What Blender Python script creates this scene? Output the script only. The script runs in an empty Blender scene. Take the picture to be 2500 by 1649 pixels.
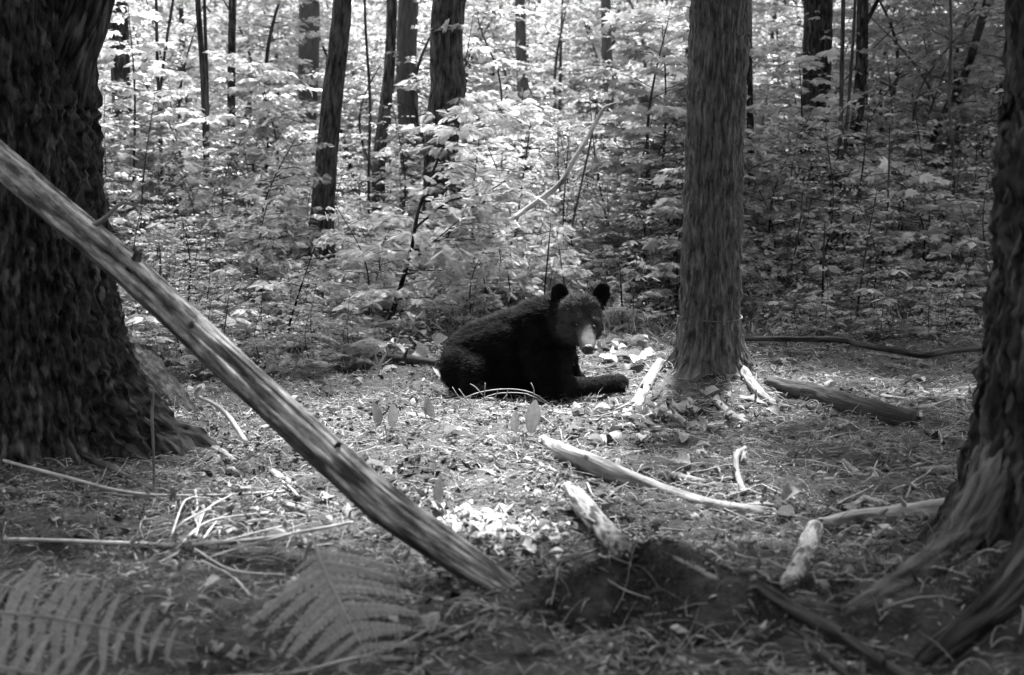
import bpy, math, random
import numpy as np
from mathutils import Vector

# ------------------------------------------------------------------ camera, sky, sun, exposure
S = bpy.context.scene
C = S.collection
FPX, HORIZON, CAMZ = 3434.0, 465.0, 1.5          # focal length and horizon row in photograph pixels (2500 x 1649)
PITCH = math.atan((824.5 - HORIZON) / FPX)
cam = bpy.data.cameras.new('camera')
cam.sensor_width = 36.0
cam.lens = 36.0 * FPX / 2500.0
cam.clip_start, cam.clip_end = 0.05, 1000.0
cam.dof.use_dof = True
cam.dof.focus_distance = 10.2
cam.dof.aperture_fstop = 2.3
camo = bpy.data.objects.new('camera', cam); C.objects.link(camo)
camo.location = (0, 0, CAMZ)
camo.rotation_euler = (math.pi / 2 - PITCH, 0, 0)
S.camera = camo

SUN_EL, SUN_AZ = math.radians(62), math.radians(14)   # azimuth measured from +Y (straight away from the camera) towards +X
w = bpy.data.worlds.new('World'); S.world = w; w.use_nodes = True
nt = w.node_tree; nt.nodes.clear()
sky = nt.nodes.new('ShaderNodeTexSky'); sky.sky_type = 'NISHITA'; sky.sun_disc = False
sky.sun_elevation = SUN_EL; sky.sun_rotation = SUN_AZ; sky.dust_density = 4.0; sky.air_density = 1.5
bw = nt.nodes.new('ShaderNodeRGBToBW')               # black-and-white photograph: the light carries no colour
bg = nt.nodes.new('ShaderNodeBackground'); bg.inputs['Strength'].default_value = 0.105
wo = nt.nodes.new('ShaderNodeOutputWorld')
nt.links.new(sky.outputs[0], bw.inputs[0]); nt.links.new(bw.outputs[0], bg.inputs['Color']); nt.links.new(bg.outputs[0], wo.inputs[0])

sl = bpy.data.lights.new('sun', 'SUN'); sl.energy = 4.8; sl.angle = math.radians(5); sl.color = (1, 1, 1)
so = bpy.data.objects.new('sun', sl); C.objects.link(so)
sd = Vector((math.sin(SUN_AZ) * math.cos(SUN_EL), math.cos(SUN_AZ) * math.cos(SUN_EL), math.sin(SUN_EL)))
so.rotation_euler = (-sd).to_track_quat('-Z', 'Y').to_euler(); so.location = (0, 0, 30)

S.view_settings.view_transform = 'Standard'; S.view_settings.look = 'None'
S.view_settings.exposure = 2.6; S.view_settings.gamma = 1.0
S.view_settings.use_curve_mapping = False
S.cycles.max_bounces = 5; S.cycles.adaptive_threshold = .02; S.cycles.diffuse_bounces = 3; S.cycles.glossy_bounces = 2
S.cycles.transmission_bounces = 4; S.cycles.transparent_max_bounces = 4
S.cycles.use_denoising = True

# ------------------------------------------------------------------ helpers
R0 = np.random.default_rng(7)
_T = np.random.default_rng(99).random(65536)
def vn(p, seed=0):
    p = np.asarray(p, float); i = np.floor(p).astype(np.int64); f = p - i; f = f * f * (3 - 2 * f)
    out = 0
    for a in (0, 1):
        for b in (0, 1):
            for c in (0, 1):
                h = ((i[..., 0] + a) * 73856093) ^ ((i[..., 1] + b) * 19349663) ^ ((i[..., 2] + c) * 83492791) ^ (seed * 2654435)
                wgt = (f[..., 0] if a else 1 - f[..., 0]) * (f[..., 1] if b else 1 - f[..., 1]) * (f[..., 2] if c else 1 - f[..., 2])
                out = out + wgt * _T[(h ^ (h >> 16)) & 65535]
    return out
def fbm(p, o=4, seed=0):
    p = np.asarray(p, float); s, a, t = 0, .5, 0
    for k in range(o):
        s = s + a * vn(p * (2 ** k), seed + k); t += a; a *= .5
    return s / t

PX, PY = [0, 11, 13, 16, 22, 30, 60, 160], [0, 0, .22, .74, 1.2, 1.7, 3.5, 10]
def g2(x, y, cx, cy, sx, sy, rot=0):
    c, s = math.cos(rot), math.sin(rot); dx, dy = x - cx, y - cy
    return np.exp(-((c * dx + s * dy) / sx) ** 2 - ((-s * dx + c * dy) / sy) ** 2)
def H(x, y):
    x = np.asarray(x, float); y = np.asarray(y, float)
    q = np.stack([x, y, 0 * x], -1)
    z = np.interp(y, PX, PY)
    z = z + (fbm(q * .5 + 11, 3, 3) - .5) * .16 * np.clip((y - 3) / 4, 0.4, 1) + (fbm(q * 2.3, 3, 5) - .5) * .14
    # mossy hump in the near right, hollow beside the big tree
    z = z + .13 * g2(x, y, .54, 5.08, .18, .16) + .12 * g2(x, y, .95, 4.85, .5, .26, -.3) + .10 * g2(x, y, .22, 5.0, .3, .09) + .30 * g2(x, y, 1.95, 4.75, .5, .5)
    z = z * (1 - .85 * g2(x, y, .15, 10.15, 1.0, .55))          # the ground is level where the bear lies
    z = z + .07 * g2(x, y, .60, 9.15, .25, .22) + .10 * g2(x, y, 1.55, 11.0, .7, .7)
    z = z - .16 * g2(x, y, -2.0, 5.9, .45, .22) - .14 * g2(x, y, 0.28, 4.8, .2, .12)
    return z
def ray(px, py):
    a, b = (px - 1250) / FPX, (824.5 - py) / FPX
    c, s = math.cos(PITCH), math.sin(PITCH)
    return np.array([a, c + b * s, -s + b * c])
def at(px, py, d):
    r = ray(px, py); return np.array([0, 0, CAMZ]) + r * (d / r[1])
def gp(px, py, lift=0.0):
    r = ray(px, py); t = np.arange(2.5, 60, .02)
    P = np.array([0, 0, CAMZ]) + r[None] * t[:, None]
    k = np.argmax(P[:, 2] - H(P[:, 0], P[:, 1]) - lift < 0)
    return P[k]
def unit(v): return v / (np.linalg.norm(v, axis=-1, keepdims=True) + 1e-9)

def plates(a, z, n, fz, seed):
    """cracked plates round a trunk: a angle, z height -> (crack 0..1, random height of the plate)"""
    u = a / (2 * math.pi) * n; v = z * fz + 50 + .9 * (fbm(np.stack([np.cos(a) * 2, np.sin(a) * 2, z * 1.5], -1), 2, seed) - .5)
    u = u + 1.8 * (fbm(np.stack([np.cos(a) * 3, np.sin(a) * 3, z * 4], -1), 2, seed + 1) - .5)
    iu, iv = np.floor(u).astype(np.int64), np.floor(v).astype(np.int64)
    f1 = np.full(u.shape, 9.); f2 = np.full(u.shape, 9.); hh = np.zeros(u.shape)
    for du in (-1, 0, 1):
        for dv in (-1, 0, 1):
            cu, cv = iu + du, iv + dv; h = ((cu % n) * 7349 + cv * 9151 + seed * 613) & 65535
            d_ = np.hypot(cu + _T[h] - u, cv + _T[(h * 31 + 7) & 65535] - v); g = _T[(h * 17 + 3) & 65535]
            near_ = d_ < f1; f2 = np.where(near_, f1, np.minimum(f2, d_)); hh = np.where(near_, g, hh); f1 = np.where(near_, d_, f1)
    return np.clip((f2 - f1) / .30, 0, 1), hh

class MB:
    def __init__(s): s.V, s.T, s.Q, s.a, s.tc, s.n = [], [], [], [], [], 0
    def add(s, V, T=None, Q=None, v=.5, tc=None):
        V = np.asarray(V, float).reshape(-1, 3); m = len(V)
        s.V.append(V); s.a.append(np.broadcast_to(np.asarray(v, float), (m,)))
        s.tc.append(V if tc is None else np.asarray(tc, float).reshape(-1, 3))
        if T is not None and len(T): s.T.append(np.asarray(T, np.int64).reshape(-1, 3) + s.n)
        if Q is not None and len(Q): s.Q.append(np.asarray(Q, np.int64).reshape(-1, 4) + s.n)
        s.n += m
    def mesh(s, name, mat, smooth=True, origin=None):
        V = np.concatenate(s.V); A = np.concatenate(s.a); TC = np.concatenate(s.tc)
        if origin is not None: V = V - np.asarray(origin)
        T = np.concatenate(s.T) if s.T else np.zeros((0, 3), int); Q = np.concatenate(s.Q) if s.Q else np.zeros((0, 4), int)
        me = bpy.data.meshes.new(name)
        me.vertices.add(len(V)); me.vertices.foreach_set('co', V.astype(np.float32).ravel())
        li = np.concatenate([T.ravel(), Q.ravel()]).astype(np.int32)
        me.loops.add(len(li)); me.loops.foreach_set('vertex_index', li)
        ls = np.concatenate([np.arange(len(T)) * 3, len(T) * 3 + np.arange(len(Q)) * 4]).astype(np.int32)
        me.polygons.add(len(ls)); me.polygons.foreach_set('loop_start', ls)
        me.polygons.foreach_set('use_smooth', np.full(len(ls), smooth, bool))
        at_ = me.attributes.new('v', 'FLOAT', 'POINT'); at_.data.foreach_set('value', A.astype(np.float32))
        a2 = me.attributes.new('tc', 'FLOAT_VECTOR', 'POINT'); a2.data.foreach_set('vector', TC.astype(np.float32).ravel())
        me.update(calc_edges=True); me.validate()
        me.materials.append(mat)
        return me
def link(name, me, parent=None, loc=None, rot=None, scale=None):
    o = bpy.data.objects.new(name, me); C.objects.link(o)
    if parent is not None: o.parent = parent
    if loc is not None: o.location = loc
    if rot is not None: o.rotation_euler = rot
    if scale is not None: o.scale = (scale,) * 3 if np.isscalar(scale) else scale
    return o
def tag(o, label=None, cat=None, group=None, kind=None):
    if label: o['label'] = label
    if cat: o['category'] = cat
    if group: o['group'] = group
    if kind: o['kind'] = kind
    return o
def empty(name, loc, label, cat, group=None):
    o = link(name, None, loc=tuple(loc)); o.empty_display_size = .1
    return tag(o, label, cat, group)

def resample(P, R, step):
    P = np.asarray(P, float); R = np.asarray(R, float)
    # Catmull-Rom through the control points
    n = len(P)
    if n > 2:
        E = np.vstack([2 * P[0] - P[1], P, 2 * P[-1] - P[-2]]); out, ro = [], []
        for i in range(n - 1):
            k = max(2, int(np.linalg.norm(P[i + 1] - P[i]) / step))
            t = (np.arange(k) / k)[:, None]
            a, b, c, d = E[i], E[i + 1], E[i + 2], E[i + 3]
            out.append(.5 * (2 * b + (c - a) * t + (2 * a - 5 * b + 4 * c - d) * t ** 2 + (3 * b - a - 3 * c + d) * t ** 3))
            ro.append(R[i] + (R[i + 1] - R[i]) * t[:, 0])
        return np.vstack(out + [P[-1:]]), np.concatenate(ro + [R[-1:]])
    k = max(2, int(np.linalg.norm(P[1] - P[0]) / step)); t = np.linspace(0, 1, k + 1)
    return P[0] + (P[1] - P[0]) * t[:, None], R[0] + (R[1] - R[0]) * t
def frames(P):
    T = unit(np.gradient(P, axis=0)); ref = np.array([0, 0, 1.]) if abs(T[0][2]) < .9 else np.array([1., 0, 0])
    N = np.zeros_like(P); N[0] = unit(np.cross(np.cross(T[0], ref), T[0]))
    for i in range(1, len(P)):
        v = N[i - 1] - T[i] * np.dot(N[i - 1], T[i]); N[i] = v / (np.linalg.norm(v) + 1e-9)
    return T, N, np.cross(T, N)
def tube(mb, P, R, n=8, v=.5, rad=None, caps=True, tcs=.12):
    """P, R dense. rad(a, s, P) returns a multiplier grid (len(P), n)."""
    P = np.asarray(P, float); R = np.asarray(R, float)
    T, N, B = frames(P); a = np.arange(n) * 2 * math.pi / n
    s = np.concatenate([[0], np.cumsum(np.linalg.norm(np.diff(P, axis=0), axis=1))])
    rr = R[:, None] * np.ones(n)
    if rad is not None: rr = rr * rad(a[None, :], s[:, None], R[:, None])
    dirs = N[:, None] * np.cos(a)[None, :, None] + B[:, None] * np.sin(a)[None, :, None]
    V = P[:, None] + dirs * rr[..., None]; m = len(P)
    tc = np.stack([np.cos(a)[None] * R[:, None], np.sin(a)[None] * R[:, None], np.broadcast_to(s[:, None] * tcs, (m, n))], -1)
    i, j = np.meshgrid(np.arange(m - 1), np.arange(n), indexing='ij'); j2 = (j + 1) % n
    Q = np.stack([i * n + j, i * n + j2, (i + 1) * n + j2, (i + 1) * n + j], -1).reshape(-1, 4)
    Vf = V.reshape(-1, 3); tcf = tc.reshape(-1, 3); Tt = []
    if caps:
        Vf = np.vstack([Vf, P[0] + T[0] * -.15 * R[0], P[-1] + T[-1] * .15 * R[-1]]); tcf = np.vstack([tcf, [[0, 0, 0]], [[0, 0, s[-1] * tcs]]])
        for k in range(n):
            Tt.append((m * n, (k + 1) % n, k)); Tt.append((m * n + 1, (m - 1) * n + k, (m - 1) * n + (k + 1) % n))
    mb.add(Vf, Tt, Q, v, tcf)
def knobbly(amp=.15, fr=6, seed=0, along=4):
    def f(a, s, R):
        q = np.stack([np.cos(a) * fr * .35 + 0 * s, np.sin(a) * fr * .35 + 0 * s, s * along + 0 * a], -1)
        return 1 + (fbm(q + seed * 3.1, 3, seed) - .5) * 2 * amp
    return f

# leaf templates: (along, across, height), triangles
def tpl(pts, tris): return np.array(pts, float), np.array(tris, int)
LEAF = tpl([(0, 0, 0), (.45, 0, .10), (1, 0, -.06), (.38, .34, 0), (.38, -.34, 0)], [(0, 1, 3), (3, 1, 2), (0, 4, 1), (1, 4, 2)])
def ring_leaf(o, cup=.08):
    pts = [(.42, 0, cup)] + [(a, b, -.12 * abs(b) * 2 - .12 * max(0, a - .5)) for a, b in o]
    n = len(o); return tpl(pts, [(0, 1 + (k + 1) % n, 1 + k) for k in range(n)])
MAPLE = ring_leaf([(0, 0), (.10, .30), (.30, .52), (.36, .30), (.66, .46), (.60, .20), (1, 0), (.60, -.20), (.66, -.46), (.36, -.30), (.30, -.52), (.10, -.30)])
OVATE = ring_leaf([(0, 0), (.15, .17), (.4, .27), (.7, .2), (.9, .08), (1, 0), (.9, -.08), (.7, -.2), (.4, -.27), (.15, -.17)])
def dead_leaf(seed):
    r = np.random.default_rng(seed); n = 6; pts = []; tris = []
    cu, tw = r.uniform(.4, 1.2), r.uniform(-.5, .5)
    for i in range(n):
        u = i / (n - 1); wv = .33 * math.sin(math.pi * min(1, u * .93 + .07)) ** .7 * (1 + .2 * r.uniform(-1, 1)) + .01
        for sgn in (-1, 0, 1):
            pts.append((u, sgn * wv, cu * wv * abs(sgn) + .22 * math.sin(u * 3) * r.uniform(.6, 1.2) + tw * sgn * wv * u + r.uniform(-.02, .02)))
    for i in range(n - 1):
        for k in (0, 1):
            a = i * 3 + k; tris += [(a, a + 1, a + 4), (a, a + 4, a + 3)]
    return tpl(pts, tris)
def spray(n=7, wd=.11):
    pts, tris = [(0, .008, 0), (0, -.008, 0), (1, 0, -.1)], [(0, 1, 2)]
    for i in range(n):
        u = .06 + .86 * i / n; L = .42 * (1 - u) ** .7 + .10
        for sgn in (1, -1):
            b = len(pts); pts += [(u, 0, -.1 * u * u), (u + L * .35 + wd * .3, sgn * L * .5, .02 - .1 * u), (u + L * .62, sgn * L, -.07 - .1 * u), (u + L * .35 - wd * .55, sgn * L * .55, .02 - .1 * u)]
            tris += [(b, b + 1, b + 2), (b, b + 2, b + 3)]
    return tpl(pts, tris)
SPRAY = spray(8, .07)
def scatter(mb, tp, pos, d, up, L, v, wmul=1.0):
    pos, d, up = (np.asarray(q, float) for q in (pos, d, up)); N = len(pos)
    if N == 0: return
    d = unit(d); sd_ = unit(np.cross(up, d)); nm = np.cross(d, sd_); P, T = tp
    L = np.broadcast_to(np.asarray(L, float), (N,)); wm = np.broadcast_to(np.asarray(wmul, float), (N,))
    V = pos[:, None] + L[:, None, None] * (P[None, :, 0:1] * d[:, None] + (P[None, :, 1:2] * wm[:, None, None]) * sd_[:, None] + P[None, :, 2:3] * nm[:, None])
    k = len(P); TT = (T[None] + (np.arange(N) * k)[:, None, None]).reshape(-1, 3)
    mb.add(V.reshape(-1, 3), TT, None, np.repeat(np.broadcast_to(np.asarray(v, float), (N,)), k))

# ------------------------------------------------------------------ materials (greys: the photograph is black and white)
def mat(name, lo, hi, scale=6.0, rough=.8, trans=0.0, coord='obj', vamp=.8, rnd=.0, bump=0.0, bscale=30, detail=6, contrast=(.3, .7), spec=.25, patch=None):
    m = bpy.data.materials.new(name); m.use_nodes = True; t = m.node_tree; t.nodes.clear(); L = t.links.new
    N = t.nodes.new
    out = N('ShaderNodeOutputMaterial'); pb = N('ShaderNodeBsdfPrincipled')
    pb.inputs['Roughness'].default_value = rough; pb.inputs['Specular IOR Level'].default_value = spec
    if coord == 'tc':
        co = N('ShaderNodeAttribute'); co.attribute_name = 'tc'; cs = co.outputs['Vector']
    else:
        co = N('ShaderNodeTexCoord'); cs = co.outputs['Object']
    nz = N('ShaderNodeTexNoise'); nz.inputs['Scale'].default_value = scale; nz.inputs['Detail'].default_value = detail; nz.inputs['Roughness'].default_value = .65
    L(cs, nz.inputs['Vector'])
    rp = N('ShaderNodeValToRGB'); rp.color_ramp.elements[0].position, rp.color_ramp.elements[1].position = contrast
    rp.color_ramp.elements[0].color = (lo, lo, lo, 1); rp.color_ramp.elements[1].color = (hi, hi, hi, 1)
    L(nz.outputs['Fac'], rp.inputs['Fac']); col = rp.outputs['Color']
    if patch:
        n2 = N('ShaderNodeTexNoise'); n2.inputs['Scale'].default_value = patch[0]; n2.inputs['Detail'].default_value = 4
        L(cs, n2.inputs['Vector'])
        r2 = N('ShaderNodeValToRGB'); r2.color_ramp.elements[0].position, r2.color_ramp.elements[1].position = patch[2], patch[3]
        L(n2.outputs['Fac'], r2.inputs['Fac'])
        mx = N('ShaderNodeMixRGB'); L(r2.outputs['Color'], mx.inputs['Fac']); L(col, mx.inputs['Color1']); mx.inputs['Color2'].default_value = (patch[1],) * 3 + (1,)
        col = mx.outputs['Color']
    at_ = N('ShaderNodeAttribute'); at_.attribute_name = 'v'
    mm = N('ShaderNodeMath'); mm.operation = 'MULTIPLY_ADD'; L(at_.outputs['Fac'], mm.inputs[0]); mm.inputs[1].default_value = 2 * vamp; mm.inputs[2].default_value = 1 - vamp
    fac = mm.outputs[0]
    if rnd:
        oi = N('ShaderNodeObjectInfo'); m3 = N('ShaderNodeMath'); m3.operation = 'MULTIPLY_ADD'; L(oi.outputs['Random'], m3.inputs[0]); m3.inputs[1].default_value = 2 * rnd; m3.inputs[2].default_value = 1 - rnd
        m4 = N('ShaderNodeMath'); m4.operation = 'MULTIPLY'; L(fac, m4.inputs[0]); L(m3.outputs[0], m4.inputs[1]); fac = m4.outputs[0]
    vm = N('ShaderNodeVectorMath'); vm.operation = 'SCALE'; L(col, vm.inputs[0]); L(fac, vm.inputs['Scale']); col = vm.outputs[0]
    L(col, pb.inputs['Base Color'])
    if bump:
        nb = N('ShaderNodeTexNoise'); nb.inputs['Scale'].default_value = bscale; nb.inputs['Detail'].default_value = 6; L(cs, nb.inputs['Vector'])
        bp = N('ShaderNodeBump'); bp.inputs['Strength'].default_value = bump; bp.inputs['Distance'].default_value = .02; L(nb.outputs['Fac'], bp.inputs['Height']); L(bp.outputs[0], pb.inputs['Normal'])
    if trans:
        tr = N('ShaderNodeBsdfTranslucent'); L(col, tr.inputs['Color']); mx = N('ShaderNodeMixShader'); mx.inputs[0].default_value = trans
        L(pb.outputs[0], mx.inputs[1]); L(tr.outputs[0], mx.inputs[2]); L(mx.outputs[0], out.inputs[0])
    else: L(pb.outputs[0], out.inputs[0])
    return m
M = dict(
    ground=mat('forest_floor', .008, .06, 9, .95, bump=.9, bscale=45, vamp=0, contrast=(.35, .68), patch=(1.1, .05, .5, .68)),
    litter=mat('litter', .03, .26, 3, .9, trans=.1, vamp=.9),
    twigs=mat('dry_twigs', .08, .36, 6, .8, vamp=.7),
    moss=mat('moss', .02, .075, 20, .95, vamp=.6),
    leaf=mat('green_leaf', .23, .42, 1.5, .45, trans=.45, vamp=.55, rnd=.15, spec=.4),
    leaf_far=mat('far_leaf', .17, .32, 1.5, .5, trans=.4, vamp=.55),
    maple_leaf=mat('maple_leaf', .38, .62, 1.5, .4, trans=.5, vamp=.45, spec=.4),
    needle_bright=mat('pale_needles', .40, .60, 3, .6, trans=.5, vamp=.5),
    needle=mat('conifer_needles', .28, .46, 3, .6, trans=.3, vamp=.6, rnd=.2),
    lily=mat('ribbed_leaf', .11, .19, 8, .5, trans=.25, vamp=.6),
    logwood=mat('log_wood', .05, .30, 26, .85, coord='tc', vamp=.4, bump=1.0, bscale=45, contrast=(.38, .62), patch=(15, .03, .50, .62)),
    fern=mat('fern_leaf', .20, .36, 8, .5, trans=.35, vamp=.5, rnd=.1),
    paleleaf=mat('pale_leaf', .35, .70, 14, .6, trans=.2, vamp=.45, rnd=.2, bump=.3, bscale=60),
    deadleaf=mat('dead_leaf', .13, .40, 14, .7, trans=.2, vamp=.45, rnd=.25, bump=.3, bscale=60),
    bark_dark=mat('dark_bark', .005, .050, 30, .95, coord='tc', vamp=.5, bump=1.0, bscale=40, contrast=(.40, .64), patch=(26, .09, .56, .66), spec=.1),
    bark_mid=mat('ridged_bark', .04, .17, 34, .9, coord='tc', vamp=.5, bump=1.0, bscale=60, contrast=(.38, .66), spec=.1),
    bark_far=mat('hazy_bark', .05, .13, 22, .9, coord='tc', vamp=.4, rnd=.3, bump=.5, bscale=50, spec=.1),  # paler bark for far trunks, distance haze put into the colour
    bark_grey=mat('grey_bark', .012, .085, 26, .9, coord='tc', vamp=.4, contrast=(.4, .64), rnd=.2, bump=.5, bscale=50, patch=(9, .09, .62, .8), spec=.1),
    wood=mat('weathered_wood', .04, .26, 34, .8, coord='tc', vamp=.4, bump=.9, bscale=60, contrast=(.36, .66), patch=(9, .035, .54, .68)),
    palewood=mat('pale_bare_wood', .08, .32, 40, .7, coord='tc', vamp=.4, bump=.4, bscale=50, patch=(22, .05, .50, .66)),
    birch=mat('mottled_bark', .10, .42, 30, .8, coord='tc', vamp=.3, bump=.8, bscale=60, patch=(26, .035, .48, .60)),
    rotten=mat('rotten_wood', .008, .05, 24, .95, coord='tc', vamp=.4, bump=.9, bscale=40),
    fur=mat('black_fur', .6, .9, 8, .8, vamp=0, spec=.04),
    eye=mat('eye', .004, .006, 3, .1, vamp=0, spec=.6), nose=mat('nose', .012, .03, 60, .45, vamp=0, bump=.4, bscale=120),
    cord=mat('cord', .07, .13, 40, .8, vamp=0),
)
# fur colour comes from the attribute v alone (black coat, greyer face, pale muzzle)
def fur_fix(m):
    t = m.node_tree; pb = next(n for n in t.nodes if n.type == 'BSDF_PRINCIPLED')
    mm = next(n for n in t.nodes if n.type == 'MATH'); mm.inputs[1].default_value = 1.0; mm.inputs[2].default_value = 0.0
fur_fix(M['fur'])

# ------------------------------------------------------------------ ground
def lines(lo, hi, flo, fhi, fine, grow):
    a = list(np.arange(flo, fhi, fine)); st = fine
    x = a[-1]
    while x < hi: st *= grow; x += st; a.append(x)
    st = fine; x = a[0]
    while x > lo: st *= grow; x -= st; a.insert(0, x)
    return np.array(a)
gx = lines(-90, 90, -5, 5, .045, 1.12); gy = lines(-25, 150, 3.6, 14, .045, 1.09)
X, Y = np.meshgrid(gx, gy); Z = H(X, Y)
q = np.stack([X, Y, 0 * X], -1); near = np.exp(-np.maximum(0, np.abs(Y - 8) - 6) / 3)
Z = Z + (fbm(q * 7, 3, 21) - .5) * .08 * near
mb = MB(); nx, ny = len(gx), len(gy)
i, j = np.meshgrid(np.arange(ny - 1), np.arange(nx - 1), indexing='ij')
mb.add(np.stack([X, Y, Z], -1), None, np.stack([i * nx + j, i * nx + j + 1, (i + 1) * nx + j + 1, (i + 1) * nx + j], -1))
tag(link('ground', mb.mesh('ground', M['ground'])), kind='structure')

# ------------------------------------------------------------------ trees
def make_crown(seed, R, Hh, n, leaf=.17):
    r = np.random.default_rng(seed); mb = MB()
    K = 34; cc = unit(r.normal(size=(K, 3))) * (r.random((K, 1)) ** .4) * np.array([R, R, Hh / 2]) * .8 + [0, 0, Hh / 2]
    k = r.integers(0, K, n); off = r.normal(size=(n, 3)) * np.array([R * .22, R * .22, Hh * .05])
    pos = cc[k] + off
    d = unit(r.normal(size=(n, 3)) * [1, 1, .35] + [0, 0, -.15]); up = unit(r.normal(size=(n, 3)) * .4 + [0, 0, 1])
    scatter(mb, LEAF, pos, d, up, leaf * r.uniform(.7, 1.3, n), r.random(n), 1.1)
    return mb.mesh('crown', M['leaf'], False), cc
CROWNS = [make_crown(100 + s, 2.4, 6.0, 900) for s in range(3)]
BIGCROWNS = [make_crown(110 + s, 2.6, 6.0, 3600) for s in range(3)]
TRUNKS = []      # picture footprint of the trunks, so that saplings leave them in view
def tree(name, label, spec, d, mat_, group=None, top=10.0, flare=.35, fl_h=.3, bark=.07, nu=36, fr=4.5, along=.8, seed=1, crown=True, lobes=5, sink=.15, step=.12, cs=1.0, tcs=.22, plate=None, side=None):
    P = [at(x, y, d) for x, y, _ in spec]; Rr = [wd / 2 * d / FPX for _, _, wd in spec]       # spec runs from the bottom up
    base = P[0].copy(); gz = float(H(base[0], base[1]))
    dirn = P[-1] - P[-2]; dirn = dirn / dirn[2]
    if P[0][2] > gz + .02:
        P.insert(0, np.array([P[0][0] - (P[1][0] - P[0][0]) * .3, P[0][1], gz])); Rr.insert(0, Rr[0] * 1.05)
    P.insert(0, P[0] - np.array([0, 0, sink])); Rr.insert(0, Rr[0])
    zt = P[-1][2]
    if top > zt + 1:
        P.append(P[-1] + dirn * np.array([.5, .5, 1]) * (top - zt) * .5); Rr.append(Rr[-1] * .8)
        P.append(P[-1] + np.array([.1, .1, (top - zt) * .5])); Rr.append(Rr[-1] * .35)
    Pd, Rd = resample(P, Rr, step)
    if plate:                                              # fine rings only where the camera can see them
        hi_ = np.where(Pd[:, 2] > gz + 3.4)[0]; keep_ = np.ones(len(Pd), bool); keep_[hi_] = (np.arange(len(hi_)) % 12 == 0); keep_[-1] = True; Pd, Rd = Pd[keep_], Rd[keep_]
    r = np.random.default_rng(seed); ph = r.random(8) * 6.28
    zz = Pd[:, 2] - gz
    def rad(a, s, R):
        z = np.broadcast_to(zz[:, None], (len(zz), a.shape[1])); a_ = np.broadcast_to(a, z.shape)
        fl = flare * np.exp(-np.maximum(z, -.05) / fl_h) * (1 + .55 * np.sin(lobes * a_ + ph[0]) + .3 * np.sin((lobes - 2) * a_ + ph[1]))
        kq = np.stack([np.cos(a_) * R * fr * 6, np.sin(a_) * R * fr * 6, z * along * 3], -1) + seed * 7.7
        wq = kq + (fbm(kq * .35, 2, seed + 3)[..., None] - .5) * 2.2
        n1 = 1 - np.abs(2 * vn(wq, seed) - 1); n2 = 1 - np.abs(2 * vn(wq * 2.1 + 9, seed + 1) - 1)
        und = (fbm(np.stack([np.cos(a_) * 1.2, np.sin(a_) * 1.2, z * .8], -1) + seed, 2, seed + 5) - .5) * .18
        n3 = fbm(np.stack([np.cos(a_) * R * 30, np.sin(a_) * R * 30, z * 22], -1), 2, seed + 8) - .5
        if plate:
            ck, hh_ = plates(a_, z, plate[0], plate[1], seed)
            return 1 + fl + und + bark * (plate[2] * (1.1 * ck ** .4 + .3 * hh_ * ck - .9) + n3 * 2.2 + (n2 - .5) * 1.4 + (n1 - .5) * 1.3)
        return 1 + fl + und + bark * (n1 * .7 + n2 * .5 - .6 + n3 * .5) * 2
    o = empty(name, (base[0], base[1], gz), label, 'tree', group)
    org = np.array([base[0], base[1], gz])
    mb = MB(); tube(mb, Pd, Rd, nu, .5, rad, tcs=tcs)
    link('trunk', mb.mesh('trunk', mat_, True, org), o)
    if side:
        for sp, mt in side:
            P2, R2 = resample([at(x, y, dd) for x, y, dd, _ in sp], [wd / 2 * dd / FPX for _, _, dd, wd in sp], step)
            m2 = MB(); tube(m2, P2, R2, max(16, nu // 2), .5, lambda a, s, R: 1 + bark * 2 * (1 - np.abs(2 * vn(np.stack([np.cos(a) * R * fr * 6, np.sin(a) * R * fr * 6, s * along * 3 + 0 * a], -1), seed + 9) - 1) - .5), tcs=.18)
            link('side_stem', m2.mesh('side_stem', mt, True, org), o)
    if crown:
        me, cc = (BIGCROWNS if cs > 1.3 and seed != 2 else CROWNS)[seed % 3]; ct = Pd[-1] - org
        cl = link('crown', me, o, loc=(ct[0], ct[1], ct[2] - 4.2 * cs), rot=(0, 0, seed * 1.7), scale=cs)
        ml = MB()                                                         # limbs out into the crown
        for k in range(7):
            c = cc[(k * 5 + seed) % len(cc)] * cs; a = seed * 1.7; c = np.array([c[0] * math.cos(a) - c[1] * math.sin(a), c[0] * math.sin(a) + c[1] * math.cos(a), c[2]]) + [ct[0], ct[1], ct[2] - 4.2 * cs]
            z0 = min(c[2] - .4, ct[2] - .3); kk = int(np.argmin(np.abs(Pd[:, 2] - org[2] - z0 + .8)))
            st_ = Pd[kk] - org; pl, rl = resample([st_, (st_ + c) / 2 + [0, 0, .25], c], [Rd[kk] * .45, Rd[kk] * .3, .01], .4); tube(ml, pl, rl, 6)
        link('limb', ml.mesh('limb', mat_, True), o)
    TRUNKS.append((min(x - wd for x, y, wd in spec), max(x + wd for x, y, wd in spec), d, [y for _, y, _ in spec]))
    return o

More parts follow.
